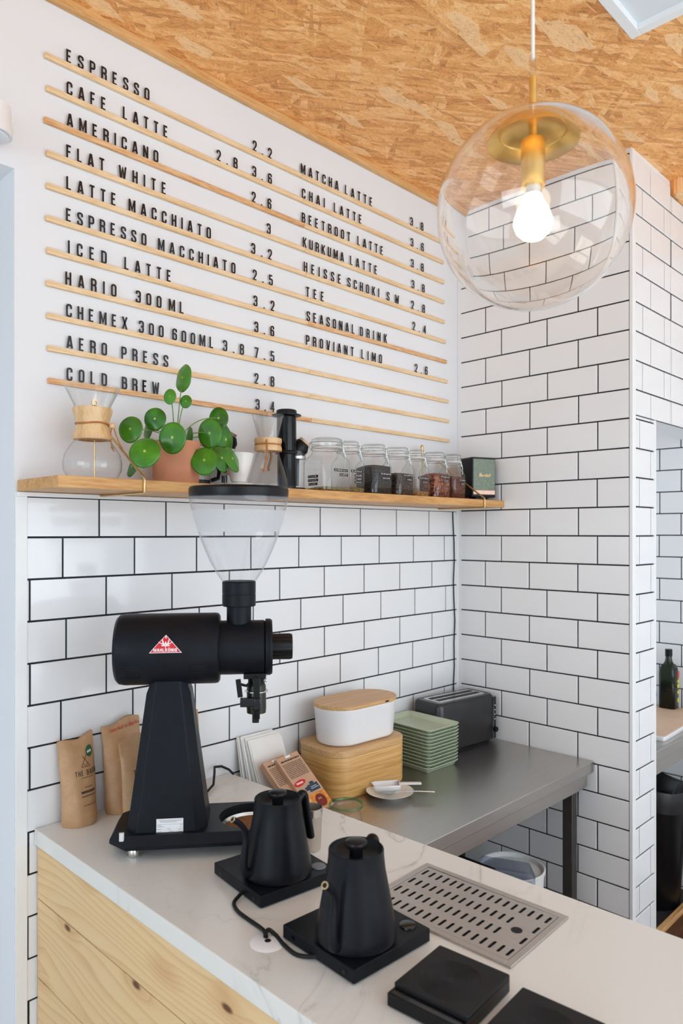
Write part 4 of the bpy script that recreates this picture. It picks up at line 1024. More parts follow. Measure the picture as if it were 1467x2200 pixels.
# steel bin with grounds, lifted out of the base: a thing of its own
gm = G.matrix_basis
def gw(p): return (Matrix.Translation(G.location) @ Matrix.Rotation(R(-38.3), 4, 'Z')) @ Vector(p)
t = thing('grounds_bin', 'shallow steel bin of ground coffee sunk in the grinder base', 'bin', gw((.190, 0, .0245)), R(-38.3))
mb = MB(); mb.lathe([(.002,.0),(.066,.0005),(.0705,.010),(.0715,.0115),(.069,.011),(.064,.003)], 48); obj('bowl', mb, M['steel'], t)
mb = MB(); mb.lathe([(.0635,.005),(.04,.008),(.002,.0085)], 40); obj('ground_coffee', mb, M['grounds'], t)
mb = MB()
mb.tube([(-1.47,-.20,.9545),(-1.38,-.14,.9545),(-1.30,-.085,.960),(-1.268,-.045,.977),(-1.250,-.020,.984),(-1.228,-.024,.982),(-1.208,-.033,.970),(-1.195,-.040,.9545)], .0035, 10)
tag(obj('power_cable', mb, M['rubber']), 'black cable arching over the worktop end from behind the grinder', 'cable')

# ------------------------------------------------------------------ coffee bags behind the grinder
def bag(label, x, y, rz, wdt, hgt, dep, lean, front, seed, topskew=0.0, tear=.006):
    t = thing('coffee_bag', label, 'coffee bag', (x, y, .9505), rz, 'brown paper coffee bags by the wall')
    rg = random.Random(seed)
    nz, nx = 16, 18
    def surf(f, q, side):
        """f 0..1 across, q 0..1 up"""
        ww = wdt*(1 - .05*q*(1-q)*2)*(1 if q > .06 else .94 + q)
        d0 = dep*(1-q)**.75*(1 if q > .05 else .9)
        prof_ = (1-abs(2*f-1)**3.2)
        z = hgt*q + (topskew*(f-.5) if q > .7 else 0)*(q-.7)/.3 + (tear*math.sin(f*7+seed)*q**6)
        yy = side*(.5*d0*prof_ + .0025) + lean*q*q*.6 + lean*.4*q + .0022*math.sin(9*q+5*f+seed)*(1-q)
        return Vector(((f-.5)*ww, yy, max(z, 0.0)))
    mb = MB()
    ff = [surf(i/nx, j/nz, -1) for j in range(nz+1) for i in range(nx+1)]
    bb = [surf(i/nx, j/nz, 1) for j in range(nz+1) for i in range(nx+1)]
    rings = []
    for j in range(nz+1):
        a = [ff[j*(nx+1)+i] for i in range(nx+1)]; b = [bb[j*(nx+1)+i] for i in range(nx, -1, -1)]
        rings.append(a+b)
    mb.loft(rings); obj('pouch', mb, M['kraft'], t, angle=60)
    if front:
        def pr(u, v, d): # u metres from bag centre, v metres up
            p = surf(u/wdt+.5, v/hgt, -1); return (p.x, p.y-.0009-d, p.z)
        mb = MB(); mb.mat(0)
        u0 = front
        for a, b in (((-.012,.138),(.006,.165)), ((.012,.138),(-.006,.165)), ((-.010,.138),(.0105,.138))):
            d_ = Vector((b[0]-a[0], b[1]-a[1])); n2 = Vector((-d_.y, d_.x)).normalized()*.0006
            mb.face([mb.v(pr(u0+q[0], q[1], .0002)) for q in ((a[0]+n2.x,a[1]+n2.y),(a[0]-n2.x,a[1]-n2.y),(b[0]-n2.x,b[1]-n2.y),(b[0]+n2.x,b[1]+n2.y))])
        for k in range(8):
            a0, a1 = PI*k/8, PI*(k+1)/8
            mb.face([mb.v(pr(u0+r_*math.cos(-a), .146+r_*math.sin(-a), .0002)) for r_, a in ((.0045,a0),(.0045,a1),(.0055,a1),(.0055,a0))])
        add_text(mb, 'THE BARN', .0125, lambda u, v, d: pr(u0+u, .118+v, d+.0002), 0, 0, .0026, True, thick=.12)
        def line(v, wd_, hh):
            q = -wd_/2
            while q < wd_/2:
                s_ = rg.uniform(.0012, .0028); bar(mb, lambda u, v2, d: pr(u0+u, v2, d), q, min(q+s_, wd_/2), v, v+hh*rg.uniform(.7, 1), .0002); q += s_+.0007
        line(.1125, .034, .0016); line(.090, .022, .0020); line(.077, .042, .0060); line(.069, .044, .0024); line(.0485, .038, .0016)
        obj('print', mb, M['ink'], t, smooth=False)
        return t, pr
    return t, None
tb, pr = bag('upright kraft coffee bag with a round green sticker at the left end of the worktop', -1.678, -.050, R(3), .093, .206, .070, .026, .014, 1, .012)
mb = MB(); mb.mat(0)
mb.face([mb.v(pr(.029+.0105*math.cos(2*PI*k/28), .170+.0125*math.sin(2*PI*k/28), .0004)) for k in range(28)])
mb.mat(1); q = .0245
for k in range(5): bar(mb, pr, q-.002, q-.0002, .167, .1715+.001*(k % 2), .0007); q += .0026
obj('sticker', mb, [M['stickergreen'], M['decalwhite']], tb, smooth=False)
tb, pr = bag('kraft coffee bag with red writing along its top, behind the other two bags', -1.557, -.050, R(-6), .103, .228, .062, .028, None, 3, .018)
def pr2(u, v, d): return (u-.006, .0045 - .030 - d + (v-.2)*.2, v)
mb = MB()
rg = random.Random(8)
def surf_dummy(): pass
add_text(mb, 'roasted in Berlin', .0105, lambda u, v, d: (u-.036, .0135 - .0021 + (.203+v+u*.17-.207)*.20, .203 + v + u*.17), 0, 0, .0010, False, .12, .15)
obj('print', mb, M['redink'], tb, smooth=False)
bag('kraft coffee bag partly hidden behind the pedestal of the grinder', -1.560, -.138, R(6), .100, .210, .062, .020, .004, 5, .014)
bag('kraft coffee bag of which a sliver shows right of the grinder pedestal', -1.362, -.040, R(0), .104, .216, .055, .020, None, 9, .0)

# ------------------------------------------------------------------ kettles on their power bases
def kettle_base(label, cx, cy, rz, cord, kz, grey):
    t = thing('kettle_power_base', label, 'kettle base', (cx, cy, .95), rz, 'black kettle power bases')
    mb = MB(); mb.rrect(0, 0, .093, .093, .003, [(.0015,.0025),(0,.004),(0,.0245),(.001,.0255)]); obj('housing', mb, M['black'], t, angle=30)
    for x, y in ((-.07,-.07),(.07,-.07),(-.07,.07),(.07,.07)):
        mb = MB(); mb.cyl(.009, 0, .003, 16, T(x, y, 0)); obj('foot', mb, M['rubber'], t)
    mb = MB(); mb.lathe([(.002,.0255),(.066,.0256),(.066,.0262),(.002,.0266)], 44); obj('hot_plate', mb, M['rubber'], t)
    mb = MB(); mb.lathe([(.0155,.0256),(.0150,.0275),(.0135,.0278),(.002,.0278)], 32, T(.070, -.060, 0)); obj('dial', mb, M['greyink'] if grey else M['glossblack'], t)
    for yy in (.062, -.070):
        mb = MB(); mb.cyl(.004, -.0006, .0010, 16, T(-.0930, yy, .014) @ rotY(-90)); obj('side_hole', mb, M['glossblack'], t)
    inv = (Matrix.Translation((cx, cy, .95)) @ Matrix.Rotation(rz, 4, 'Z')).inverted()
    mb = MB(); mb.tube([inv @ Vector(p) for p in cord], .0037, 10); obj('cord', mb, M['rubber'], t)
    return t
def smooth_path(P_, n=6):
    P_ = [Vector(p) for p in P_]; out = []
    for i in range(len(P_)-1):
        p0, p1, p2, p3 = P_[max(i-1,0)], P_[i], P_[i+1], P_[min(i+2, len(P_)-1)]
        for k in range(n):
            t = k/n; out.append(.5*((2*p1) + (-p0+p2)*t + (2*p0-5*p1+4*p2-p3)*t*t + (-p0+3*p1-3*p2+p3)*t**3))
    out.append(P_[-1]); return out
cord1 = smooth_path([(-1.612,-.635,.962),(-1.632,-.640,.958),(-1.652,-.650,.9545),(-1.664,-.678,.954),(-1.668,-.712,.954),(-1.671,-.748,.955),(-1.679,-.776,.959),(-1.686,-.788,.9572)])
cord2 = smooth_path([(-1.650,-.905,.960),(-1.664,-.896,.957),(-1.680,-.866,.954),(-1.676,-.826,.954),(-1.668,-.796,.955),(-1.672,-.781,.961),(-1.680,-.783,.960),(-1.686,-.790,.9572)])
kettle_base('black power base with a grey dial under the kettle nearer the grinder', -1.523, -.620, R(-7), cord1, .95, True)
kettle_base('black power base with a dark dial under the front kettle by the scales', -1.573, -.903, R(-3), cord2, .95, False)
def kettle(label, x, y, rz):
    t = thing('gooseneck_kettle', label, 'kettle', (x, y, .9766), rz, 'matt black gooseneck kettles')
    mb = MB(); mb.lathe([(.002,.0002),(.066,.0002),(.0695,.004),(.0705,.010),(.0690,.022),(.0590,.075),(.0510,.118),(.0485,.140),(.0482,.152),(.0470,.1535),(.0450,.1520)], 64); obj('body', mb, M['kettle'], t, angle=30)
    mb = MB(); mb.lathe([(.0455,.1530),(.0445,.1495),(.0400,.1440),(.0300,.1400),(.002,.1395)], 56); obj('lid', mb, M['kettle'], t, angle=40)
    mb = MB(); mb.lathe([(.0115,.1395),(.0110,.1535),(.0185,.1560),(.0200,.1600),(.0185,.1650),(.0140,.1672),(.002,.1680)], 40); obj('lid_knob', mb, M['blackplastic'], t, angle=40)
    # spout points along -X of the kettle
    pth_ = smooth_path([(-.060,0,.016),(-.075,0,.018),(-.0800,0,.032),(-.0780,0,.060),(-.0750,0,.088),(-.0800,0,.108),(-.0935,0,.124),(-.1055,0,.1325)], 7)
    rad = [.0105 - .0045*min(1, i/(len(pth_)*.55)) for i in range(len(pth_))]
    mb = MB(); mb.tube(pth_, .006, 14, rad); sp = obj('spout', mb, M['kettle'], t)
    e, e0 = pth_[-1], pth_[-2]; d = (e-e0).normalized()
    qq = d.to_track_quat('Z', 'Y').to_matrix().to_4x4(); Mx = Matrix.Translation(e) @ qq
    mb = MB(); mb.lathe([(.0040,.0004),(.0062,.0004),(.0062,-.0015)], 20, Mx); o = obj('spout_rim', mb, M['wire'], sp)
    mb = MB(); mb.cyl(.0041, -.001, .0003, 16, Mx); obj('spout_bore', mb, M['rubber'], sp)
    mb = MB()
    hp = smooth_path([(.042,0,.128),(.052,0,.1400),(.0600,0,.1475),(.0660,0,.1430),(.0690,0,.126),(.0740,0,.098),(.0800,0,.066),(.0830,0,.048)], 6)
    rings = []
    for i, p in enumerate(hp):
        tn = (hp[min(i+1,len(hp)-1)]-hp[max(i-1,0)]).normalized(); sd = Vector((0,1,0)); nr = tn.cross(sd)
        k = 1.0 if i < len(hp)-2 else (.8 if i == len(hp)-2 else .45)
        rings.append([p + k*(.0105*math.cos(2*PI*q/16)*sd + .0080*math.sin(2*PI*q/16)*nr) for q in range(16)])
    mb.loft(rings); obj('handle', mb, M['blackplastic'], t, angle=60)
    return t
kettle('matt black gooseneck kettle nearer the grinder, in front of the steel cup', -1.537, -.646, R(-8))
kettle('matt black gooseneck kettle in front, next to the drip tray and the scales', -1.597, -.926, R(15))
t = thing('cable_grommet', 'round white cable grommet in the worktop left of the front kettle', 'grommet', (-1.687, -.796, .95))
mb = MB(); mb.lathe([(.004,.0035),(.020,.0032),(.028,.0020),(.032,.0002)], 40, None, False, False); mb.lathe([(.032,.0002),(.004,.0002)], 40); obj('ring', mb, M['plasticwhite'], t)
mb = MB(); mb.lathe([(.006,.0034),(.0055,.0040),(.001,.0040)], 20); obj('hole', mb, M['rubber'], t)

# steel cup
t = thing('steel_cup', 'tall steel shaker cup on the worktop behind the kettle nearer the grinder', 'cup', (-1.375, -.575, .95))
mb = MB(); mb.lathe([(.001,.0015),(.019,.0005),(.0205,.003),(.0238,.078),(.0248,.080),(.0243,.083),(.0249,.086),(.0252,.0975),(.0243,.098),(.0235,.086),(.0195,.004)], 44); obj('cup', mb, M['steel'], t, angle=50)

# drip tray let into the worktop
t = thing('drip_tray', 'rectangular steel drip tray with slotted grid let into the worktop', 'drip tray', (-1.3525, -.9775, .9503), R(2))
HX_, HY_ = .1075, .1635
mb = MB()
for a in ((-HX_, HX_, -HY_, -HY_+.013), (-HX_, HX_, HY_-.013, HY_), (-HX_, -HX_+.013, -HY_+.013, HY_-.013), (HX_-.013, HX_, -HY_+.013, HY_-.013)): mb.box(*a, 0, .0046)
obj('rim', mb, M['tray'], t, bevel=.001)
mb = MB(); mb.box(-HX_+.013, HX_-.013, -HY_+.013, HY_-.013, 0, .0008); obj('pan', mb, M['rubber'], t)  # black sheet just under the grid, its colour standing for the shaded hollow
mb = MB()
gx0, gx1, gy0, gy1 = -HX_+.0142, HX_-.0142, -HY_+.0142, HY_-.0142
nx_, ny_ = 4, 17
cw, ch_ = (gx1-gx0)/nx_, (gy1-gy0)/ny_
def cell(xa, xb, ya, yb, hole_):
    zt, zb = .0036, .0022
    if not hole_: mb.box(xa, xb, ya, yb, zb, zt); return
    hxa, hxb, hya, hyb = hole_
    n = 5; 
    ring = []
    ry_ = (hyb-hya)/2
    for k in range(n+1): a = R(-90+180*k/n); ring.append((hxb-ry_+ry_*math.cos(a), (hya+hyb)/2+ry_*math.sin(a)))
    for k in range(n+1): a = R(90+180*k/n); ring.append((hxa+ry_+ry_*math.cos(a), (hya+hyb)/2+ry_*math.sin(a)))
    cx_, cy_ = (xa+xb)/2, (ya+yb)/2
    out = []
    m_ = len(ring)
    half = m_//2
    # outer loop: right side then left side
    for k in range(half): out.append((xb, ya+(yb-ya)*k/(half-1)))
    for k in range(half): out.append((xa, yb-(yb-ya)*k/(half-1)))
    for z in (zt,):
        A = [mb.v((*p, z)) for p in ring]; B = [mb.v((*p, z)) for p in out]; C_ = [mb.v((*p, zb)) for p in ring]
        for k in range(m_):
            j = (k+1) % m_; mb.face([A[k], A[j], B[j], B[k]]); mb.face([A[k], A[j], C_[j], C_[k]])
for i in range(nx_):
    for j in range(ny_):
        xa, xb = gx0+i*cw, gx0+(i+1)*cw; ya, yb = gy0+j*ch_, gy0+(j+1)*ch_
        if i in (1, 2) and j in (1, 2) : cell(xa, xb, ya, yb, None) if not (i == 1 and j == 1) else cell(xa, xb, ya, yb, None)
        else: cell(xa, xb, ya, yb, (xa+cw*.22, xb-cw*.22, ya+ch_*.33, yb-ch_*.33))
obj('slotted_grid', mb, M['tray'], t, smooth=False)
mb = MB(); mb.cyl(.0105, .0036, .0039, 28, T(gx0+2*cw, gy0+2*ch_, 0)); obj('finger_hole', mb, M['rubber'], t)

# two coffee scales
def scale(label, cx, cy, rz):
    t = thing('coffee_scale', label, 'scale', (cx, cy, .95), rz, 'black coffee scales')
    mb = MB(); mb.rrect(0, 0, .076, .065, .003, [(.002,.0015),(0,.003),(0,.0205),(.001,.0215)]); obj('body', mb, M['blackplastic'], t, angle=30)
    mb = MB(); mb.rrect(.0095, 0, .0665, .065, .003, [(0,.0222),(0,.0275),(.0012,.0288)])
    obj('pan', mb, M['rubber'], t, angle=30)
    mb = MB()
    for r_ in [.008 + .0034*k for k in range(13)]:
        n = 56
        def ok(p): return abs(p[0]-.0095) < .064 and abs(p[1]) < .062
        pts = [((.004+r_*math.cos(2*PI*k/n)), r_*math.sin(2*PI*k/n)) for k in range(n)]
        for k in range(n):
            a, b = pts[k], pts[(k+1) % n]
            if not (ok(a) and ok(b)): continue
            def rad(p, d): l = math.hypot(p[0]-.004, p[1]); return ((p[0]-.004)*(l+d)/l+.004, p[1]*(l+d)/l)
            a1, b1 = rad(a, .0006), rad(b, .0006); a2, b2 = rad(a, .0012), rad(b, .0012)
            mb.face([mb.v((*a,.0288)), mb.v((*b,.0288)), mb.v((*b1,.0294)), mb.v((*a1,.0294))]); mb.face([mb.v((*a1,.0294)), mb.v((*b1,.0294)), mb.v((*b2,.0288)), mb.v((*a2,.0288))])
    obj('ridged_mat', mb, M['rubber'], t)
    mb = MB(); mb.box(-.073, -.060, -.060, .060, .0215, .0222); obj('display', mb, M['glossblack'], t)
    return t
scale('black coffee scale with a ridged round pattern, between the front kettle and the other scale', -1.589, -1.118, R(5))
scale('black coffee scale cut off by the bottom edge of the photo', -1.592, -1.276, R(4))

# ------------------------------------------------------------------ steel work table and what stands on it
TZ = .852
t = thing('work_table', 'stainless steel work table along the wall behind the counter', 'table', (-.535, -.3035, 0))
X0, X1, Y0, Y1 = -.615, .5255, -.2985, .2965
mb = MB(); mb.box(X0, X1, Y0, Y1, TZ-.0385, TZ); obj('tabletop', mb, M['table'], t, bevel=.0022)
mb = MB(); mb.box(X0, X1-.03, Y0+.012, Y0+.040, TZ-.088, TZ-.039); mb.box(X1-.06, X1-.03, Y0+.04, Y1-.03, TZ-.088, TZ-.039); mb.box(X0, X1-.03, Y1-.05, Y1-.03, TZ-.088, TZ-.039); obj('apron', mb, M['table'], t, bevel=.0015)
for x, y in ((X1-.085, Y0+.042), (X1-.085, Y1-.07), (X0+.02, Y0+.042), (X0+.02, Y1-.07)):
    mb = MB(); mb.box(x, x+.038, y, y+.038, 0, TZ-.039); obj('leg', mb, M['table_leg'], t, bevel=.003)

# lean of the things against the wall is part of the pose
def lean_box(mb, w_, d_, h_, M_): mb.box(-w_/2, w_/2, -d_/2, d_/2, 0, h_, M_)
rg = random.Random(4)
for i in range(9):
    fan = i*.0078
    x = -1.098 + rg.uniform(-.003, .003) + i*.0022
    foot = -.050 - fan*1.25; head = -.0105 - fan*.45
    dy = head-foot; hh = .205 + rg.uniform(-.004, .003); ang = math.degrees(math.atan2(dy, hh))
    mb = MB(); M_ = T(x, foot, TZ+.0012) @ rotX(-ang) @ rotZ(rg.uniform(-1.5, 1.5))
    mb.rrect(0, 0, .064, .0016, .0015, [(.0008,0),(0,.002),(0,hh-.004),(.0010,hh)], 2, M_)
    o = obj('paper_bag', mb, M['paper'], smooth=True)
    lab = ['white paper bag leaning on the tiles, rearmost of the stack beside the counter end'][0] if i == 0 else (
          'white paper bag at the very front of the leaning stack, behind the chocolate cartons' if i == 8 else 'white paper bag in the leaning stack, %s from the wall' % ORDC[i])
    tag(o, lab, 'paper bag', 'white paper bags leaning on the wall')

def carton(label, top, bot, side, w_, th, decor):
    """flat carton leaning back: top and bottom are the middles of its short edges (underside)"""
    top, bot = Vector(top), Vector(bot); up = (top-bot); L_ = up.length; up.normalize()
    side = Vector(side); side = (side - up*side.dot(up)).normalized(); nrm = side.cross(up).normalized()
    if nrm.z < 0: nrm = -nrm
    t = thing('food_carton', label, 'carton', bot, 0, 'printed food cartons leaning by the bread box')
    def pf(u, v, d): return side*u + up*v + nrm*(th+d)
    mb = MB(); r = [[side*u + up*v + nrm*d for u, v in ((-w_/2,0),(w_/2,0),(w_/2,L_),(-w_/2,L_))] for d in (0, th)]
    mb.loft(r); obj('box', mb, M['carton'], t, bevel=.0012)
    mb = MB(); mb.mat(0)
    rr = random.Random(int(w_*1e4)+decor)
    v = L_-.016; bar(mb, pf, -.010, .010, L_-.010, L_-.003, .0004)
    mb.mat(1)
    def row(v, hh, a, b, wmin=.002, wmax=.006):
        q = a
        while q < b:
            s_ = rr.uniform(wmin, wmax); bar(mb, pf, q, min(q+s_, b), v, v+hh, .0005); q += s_+.0016
    row(L_-.020, .0042, -w_*.40, w_*.42, .006, .014)
    for k in range(10 if decor else 12): row(L_-.030-k*.0052, .0022, -w_*.42, w_*.42)
    obj('printed_text', mb, [M['decalwhite'], M['ink']], t, smooth=False)
    if decor:
        mb = MB(); c = (-.020, L_*.50)
        mb.mat(0); mb.face([mb.v(pf(c[0]+.024*math.cos(a)-.004*math.sin(a), c[1]+.0085*math.sin(a)+.004*math.cos(a), .0008)) for a in [2*PI*k/24 for k in range(24)]])
        mb.mat(1); q = c[0]-.014
        for k in range(6): bar(mb, pf, q, q+.003, c[1]-.003, c[1]+.003, .0012); q += .0046
        obj('oval_badge', mb, [M['red'], M['decalwhite']], t, smooth=False)
        mb = MB(); mb.mat(0)
        bar(mb, pf, -.004, .038, L_*.30, L_*.42, .0008); bar(mb, pf, -.016, -.002, L_*.34, L_*.40, .0008); bar(mb, pf, .010, .026, L_*.42, L_*.46, .0008)
        mb.mat(1); bar(mb, pf, .004, .034, L_*.345, L_*.352, .0012); bar(mb, pf, .006, .030, L_*.372, L_*.379, .0012)
        obj('navy_panel', mb, [M['navy'], M['decalwhite']], t, smooth=False)
        mb = MB(); mb.mat(0); bar(mb, pf, -w_*.48, w_*.48, .003, L_*.27, .0006)
        mb.mat(1); mb.face([mb.v(pf(.012+.020*math.cos(a), L_*.135+.020*math.sin(a), .0010)) for a in [2*PI*k/26 for k in range(26)]])
        mb.mat(2)
        for k in range(5): bar(mb, pf, .004+k*.003, .0055+k*.003, L_*.15, L_*.15+.004+.002*(k % 2), .0014)
        bar(mb, pf, -.040, -.012, L_*.05, L_*.11, .0009); bar(mb, pf, -.036, -.020, L_*.17, L_*.22, .0009)
        obj('orange_picture', mb, [M['orange'], M['maroon'], M['tint_print'] if 'tint_print' in M else M['gold']], t, smooth=False)
carton('tan carton of printed text leaning on the paper bags, behind the picture carton', (-1.103, -.098, .979), (-1.086, -.241, TZ+.0015), (1, 0, 0), .088, .022, 0)
carton('tan carton with red oval badge and orange picture, leaning by the bamboo box', (-1.063, -.112, .985), (-1.046, -.257, .8565), (1, 0, 0), .092, .023, 1)

# bread boxes
t = thing('bread_box', 'large all bamboo bread box, under the white one', 'bread box', (-.782, -.1345, TZ), R(-3))
mb = MB(); mb.rrect(0, 0, .164, .108, .062, [(.004,0),(.001,.003),(0,.008),(0,.126),(.001,.128)], 10); obj('body', mb, M['bamboo'], t, angle=30)
mb = MB(); mb.rrect(0, 0, .1645, .1085, .0625, [(.0015,.1285),(0,.130),(0,.147),(.002,.149)], 10); obj('lid', mb, M['bamboo_lid'], t, angle=30)
t = thing('bread_box', 'white bread box with an oval bamboo lid on top of the bamboo box', 'bread box', (-.772, -.140, TZ+.1495), R(-3))
mb = MB(); mb.rrect(0, 0, .154, .087, .0865, [(.022,0),(.014,.003),(.010,.010),(.0015,.110),(0,.112),(0,.117)], 14); obj('body', mb, M['plasticwhite'], t, angle=40)
mb = MB(); mb.rrect(0, 0, .1555, .0885, .088, [(.0005,.1175),(0,.119),(0,.1285),(.002,.130)], 14); obj('lid', mb, M['bamboo_lid'], t, angle=30)
mb = MB(); mb.box(.050, .066, -.0892, -.082, .1215, .1262); obj('finger_notch', mb, M['rubber'], t)

# stack of green trays
t0 = None
for i in range(12):
    o = None
    lab = ('sage green serving tray, topmost of the stack by the toaster' if i == 11 else 'sage green serving tray at the bottom of the stack by the toaster' if i == 0 else
           'sage green serving tray, %s from the bottom of the stack' % (ORDC[i] if i < 9 else {9: 'tenth', 10: 'second from the top, above nine others, not'}[i]))
    if i == 10: lab = 'sage green serving tray, just beneath the topmost of the stack'
    dx = .0016*i; zz = TZ + .0006 + i*.01125
    if t0 is None:
        mb = MB(); mb.rrect(0, 0, .0880, .1240, .022, [(.017,0),(.0155,.0012),(.0025,.0180),(0,.0190),(0,.0205),(.0012,.0210),(.0045,.0195),(.0165,.0050)], 8, None, True, True)
        o = t0 = obj('serving_tray', mb, M['green'], angle=35)
    else:
        o = bpy.data.objects.new('serving_tray', t0.data); COL.objects.link(o)
    o.location = (-.462 + dx, -.153 + .0008*i, zz); o.rotation_euler = (0, 0, R(-2 + .35*math.sin(i*2.1)))
    tag(o, lab, 'tray', 'stack of green serving trays')

# toaster
t = thing('toaster', 'long dark grey toaster with one pair of slots in the corner of the steel table', 'toaster', (-.190, -.118, TZ), R(-6.5))
mb = MB(); mb.rrect(0, 0, .160, .072, .026, [(.004,.010),(0,.016),(0,.172),(.003,.182),(.010,.188)], 10); obj('body', mb, pm('anthracite_steel', (.060,.060,.064), .30, .75, var=.06), t, angle=35)
mb = MB(); mb.rrect(0, 0, .148, .062, .02, [(0,0),(0,.011)], 6); obj('base', mb, M['blackplastic'], t)
mb = MB(); mb.rrect(0, 0, .128, .046, .006, [(0,.187),(.001,.1895)], 5); obj('top_plate', mb, M['steel'], t, bevel=.0006)
for y in (-.018, .018):
    mb = MB(); mb.box(-.118, .118, y-.0115, y+.0115, .1885, .1901); obj('slot', mb, M['rubber'], t)
mb = MB(); mb.rrect(.152, -.030, .0125, .046, .010, [(0,.014),(0,.176)], 5); cp = obj('control_panel', mb, M['glossblack'], t)
mb = MB(); mb.lathe([(.0105,0),(.0100,.010),(.002,.011)], 24, T(.150, -.0765, .050) @ rotX(90)); obj('browning_knob', mb, M['blackplastic'], cp)
for z in (.090, .108, .126, .144):
    mb = MB(); mb.cyl(.0022, 0, .001, 12, T(.150, -.0764, z) @ rotX(90)); obj('indicator', mb, M['decalwhite'], cp)

# saucer with scoop and spoon, open glass
t = thing('saucer', 'small white saucer in front of the bamboo box on the steel table', 'saucer', (-.792, -.307, TZ))
mb = MB(); mb.lathe([(.001,.0012),(.034,.0005),(.036,.003),(.048,.008),(.0725,.018),(.0745,.0195),(.0720,.0195),(.047,.0108),(.034,.0055),(.001,.005)], 52); obj('dish', mb, M['ceramic'], t, angle=50)
t = thing('flour_scoop', 'white plastic scoop lying in the saucer, handle to the right', 'scoop', (-.792, -.300, TZ+.0125), R(-44))
mb = MB()
n = 14; ringsO = []
for xk, rr_, zz in ((-.054,.020,.004),(-.040,.026,.006),(.0,.027,.008),(.036,.026,.010)):
    ringsO.append([Vector((xk - (.018*(math.sin(PI*k/n)) if xk < -.05 else 0)*-1, rr_*math.cos(PI + PI*k/n), zz + .019 + rr_*.88*math.sin(PI + PI*k/n))) for k in range(n+1)])
mb.loft(ringsO, False, False, False)
back = [mb.v(p) for p in ringsO[-1]]; mb.face(back)
sc_ = obj('bowl', mb, M['plasticwhite'], t, angle=60); s_ = sc_.modifiers.new('thick', 'SOLIDIFY'); s_.thickness = .0018
mb = MB(); mb.rrect(0, 0, .034, .0075, .004, [(0,-.002),(0,.0025)], 4, T(.070, 0, .026)); obj('handle', mb, M['plasticwhite'], t, bevel=.0008)
t = thing('spoon', 'metal spoon lying across the saucer, handle pointing right', 'spoon', (-.800, -.335, TZ+.0165), R(-48))
mb = MB(); mb.lathe([(.001,-.004),(.010,-.0028),(.0145,.0012),(.0135,.0012),(.009,-.0018),(.001,-.003)], 24, T(-.018,0,.0035) @ Matrix.Diagonal((1.45,1,1,1))); obj('bowl', mb, M['steel'], t)
mb = MB(); mb.tube([(.002,0,.0045),(.02,0,.0075),(.06,0,.010),(.100,0,.0095),(.122,0,.0085)], .002, 8, [.0022,.0018,.0022,.0030,.0034]); obj('handle', mb, M['steel'], t)
t = thing('preserving_glass', 'open glass jar with a green tinted rim, half hidden by the counter edge', 'glass jar', (-1.108, -.424, TZ))
mb = MB(); mb.lathe([(.001,.001),(.034,.0005),(.039,.004),(.043,.025),(.0435,.050),(.041,.066),(.0385,.074),(.0395,.080),(.0445,.0865)], 48); obj('body', mb, M['jarglass'], t)
mb = MB(); mb.lathe([(.0435,.086),(.0465,.087),(.0468,.0905),(.0450,.0935),(.0425,.0925),(.0415,.088)], 48); obj('rim', mb, M['greenrim'], t)

# under the table
t = thing('bucket', 'white plastic bucket under the steel table', 'bucket', (-.345, -.468, 0))
mb = MB(); mb.lathe([(.001,.002),(.085,.001),(.088,.004),(.106,.528),(.110,.530),(.111,.540),(.107,.543),(.103,.540),(.084,.008)], 48); obj('tub', mb, M['offwhite'], t)
mb = MB(); mb.lathe([(.103,.528),(.05,.534),(.001,.535)], 36); obj('liner', mb, M['offwhite'], t)
t = thing('plastic_container', 'clear plastic food container lying tilted on the bucket under the table', 'container', (-.430, -.500, .548), R(-48))
mb = MB(); mb.rrect(0, 0, .085, .050, .012, [(.004,0),(0,.004),(.003,.030),(.006,.034)], 5, rotY(8)); obj('shell', mb, M['tint'], t)
t = thing('plastic_tub', 'dark plastic tub pushed under the steel table beside the bucket', 'tub', (-.560, -.400, 0))
mb = MB(); mb.rrect(0, 0, .075, .10, .02, [(.02,0),(.018,.004),(0,.57),(-.004,.575),(-.004,.585),(.004,.585)], 6); obj('shell', mb, M['blackplastic'], t)

# ------------------------------------------------------------------ kitchen seen through the opening
t = thing('kitchen_table', 'steel kitchen table seen through the opening on the right', 'table', (.62, -.40, 0))
mb = MB(); mb.box(-.415, .4095, -.318, .36, .8135, TZ); obj('tabletop', mb, M['table'], t, bevel=.002)
mb = MB(); mb.box(-.41, .405, -.306, -.28, .755, .813); mb.box(-.355, -.345, -.3075, -.305, .757, .811); obj('apron', mb, M['table'], t, bevel=.001)
for x, y in ((-.39,-.279), (.36,-.279), (-.39,.30), (.36,.30)):
    mb = MB(); mb.box(x, x+.036, y, y+.036, 0, .813); obj('leg', mb, M['table_leg'], t)
t = thing('cutting_board', 'pale cutting board with a white edge, lying nearest the edge of the kitchen table', 'cutting board', (.575, -.560, TZ), R(2))
mb = MB(); mb.rrect(0, 0, .165, .125, .012, [(.001,.0005),(0,.002),(0,.017),(.001,.018)], 5); obj('edge', mb, M['plasticwhite'], t)
mb = MB(); mb.rrect(0, 0, .160, .120, .010, [(0,.0181),(.0006,.0192)], 5); obj('surface', mb, M['cutboard'], t)
mb = MB(); mb.rrect(0, 0, .12, .09, .010, [(.001,.0005),(0,.002),(0,.010),(.001,.011)], 5)
o = obj('cutting_board', mb, M['cutboard'], loc=(.875, -.535, TZ), rz=R(-6)); tag(o, 'thin cutting board lying farther back by the green bottle', 'cutting board')
t = thing('oil_bottle', 'dark green glass bottle with a black cap on the kitchen table', 'bottle', (.962, -.502, TZ))
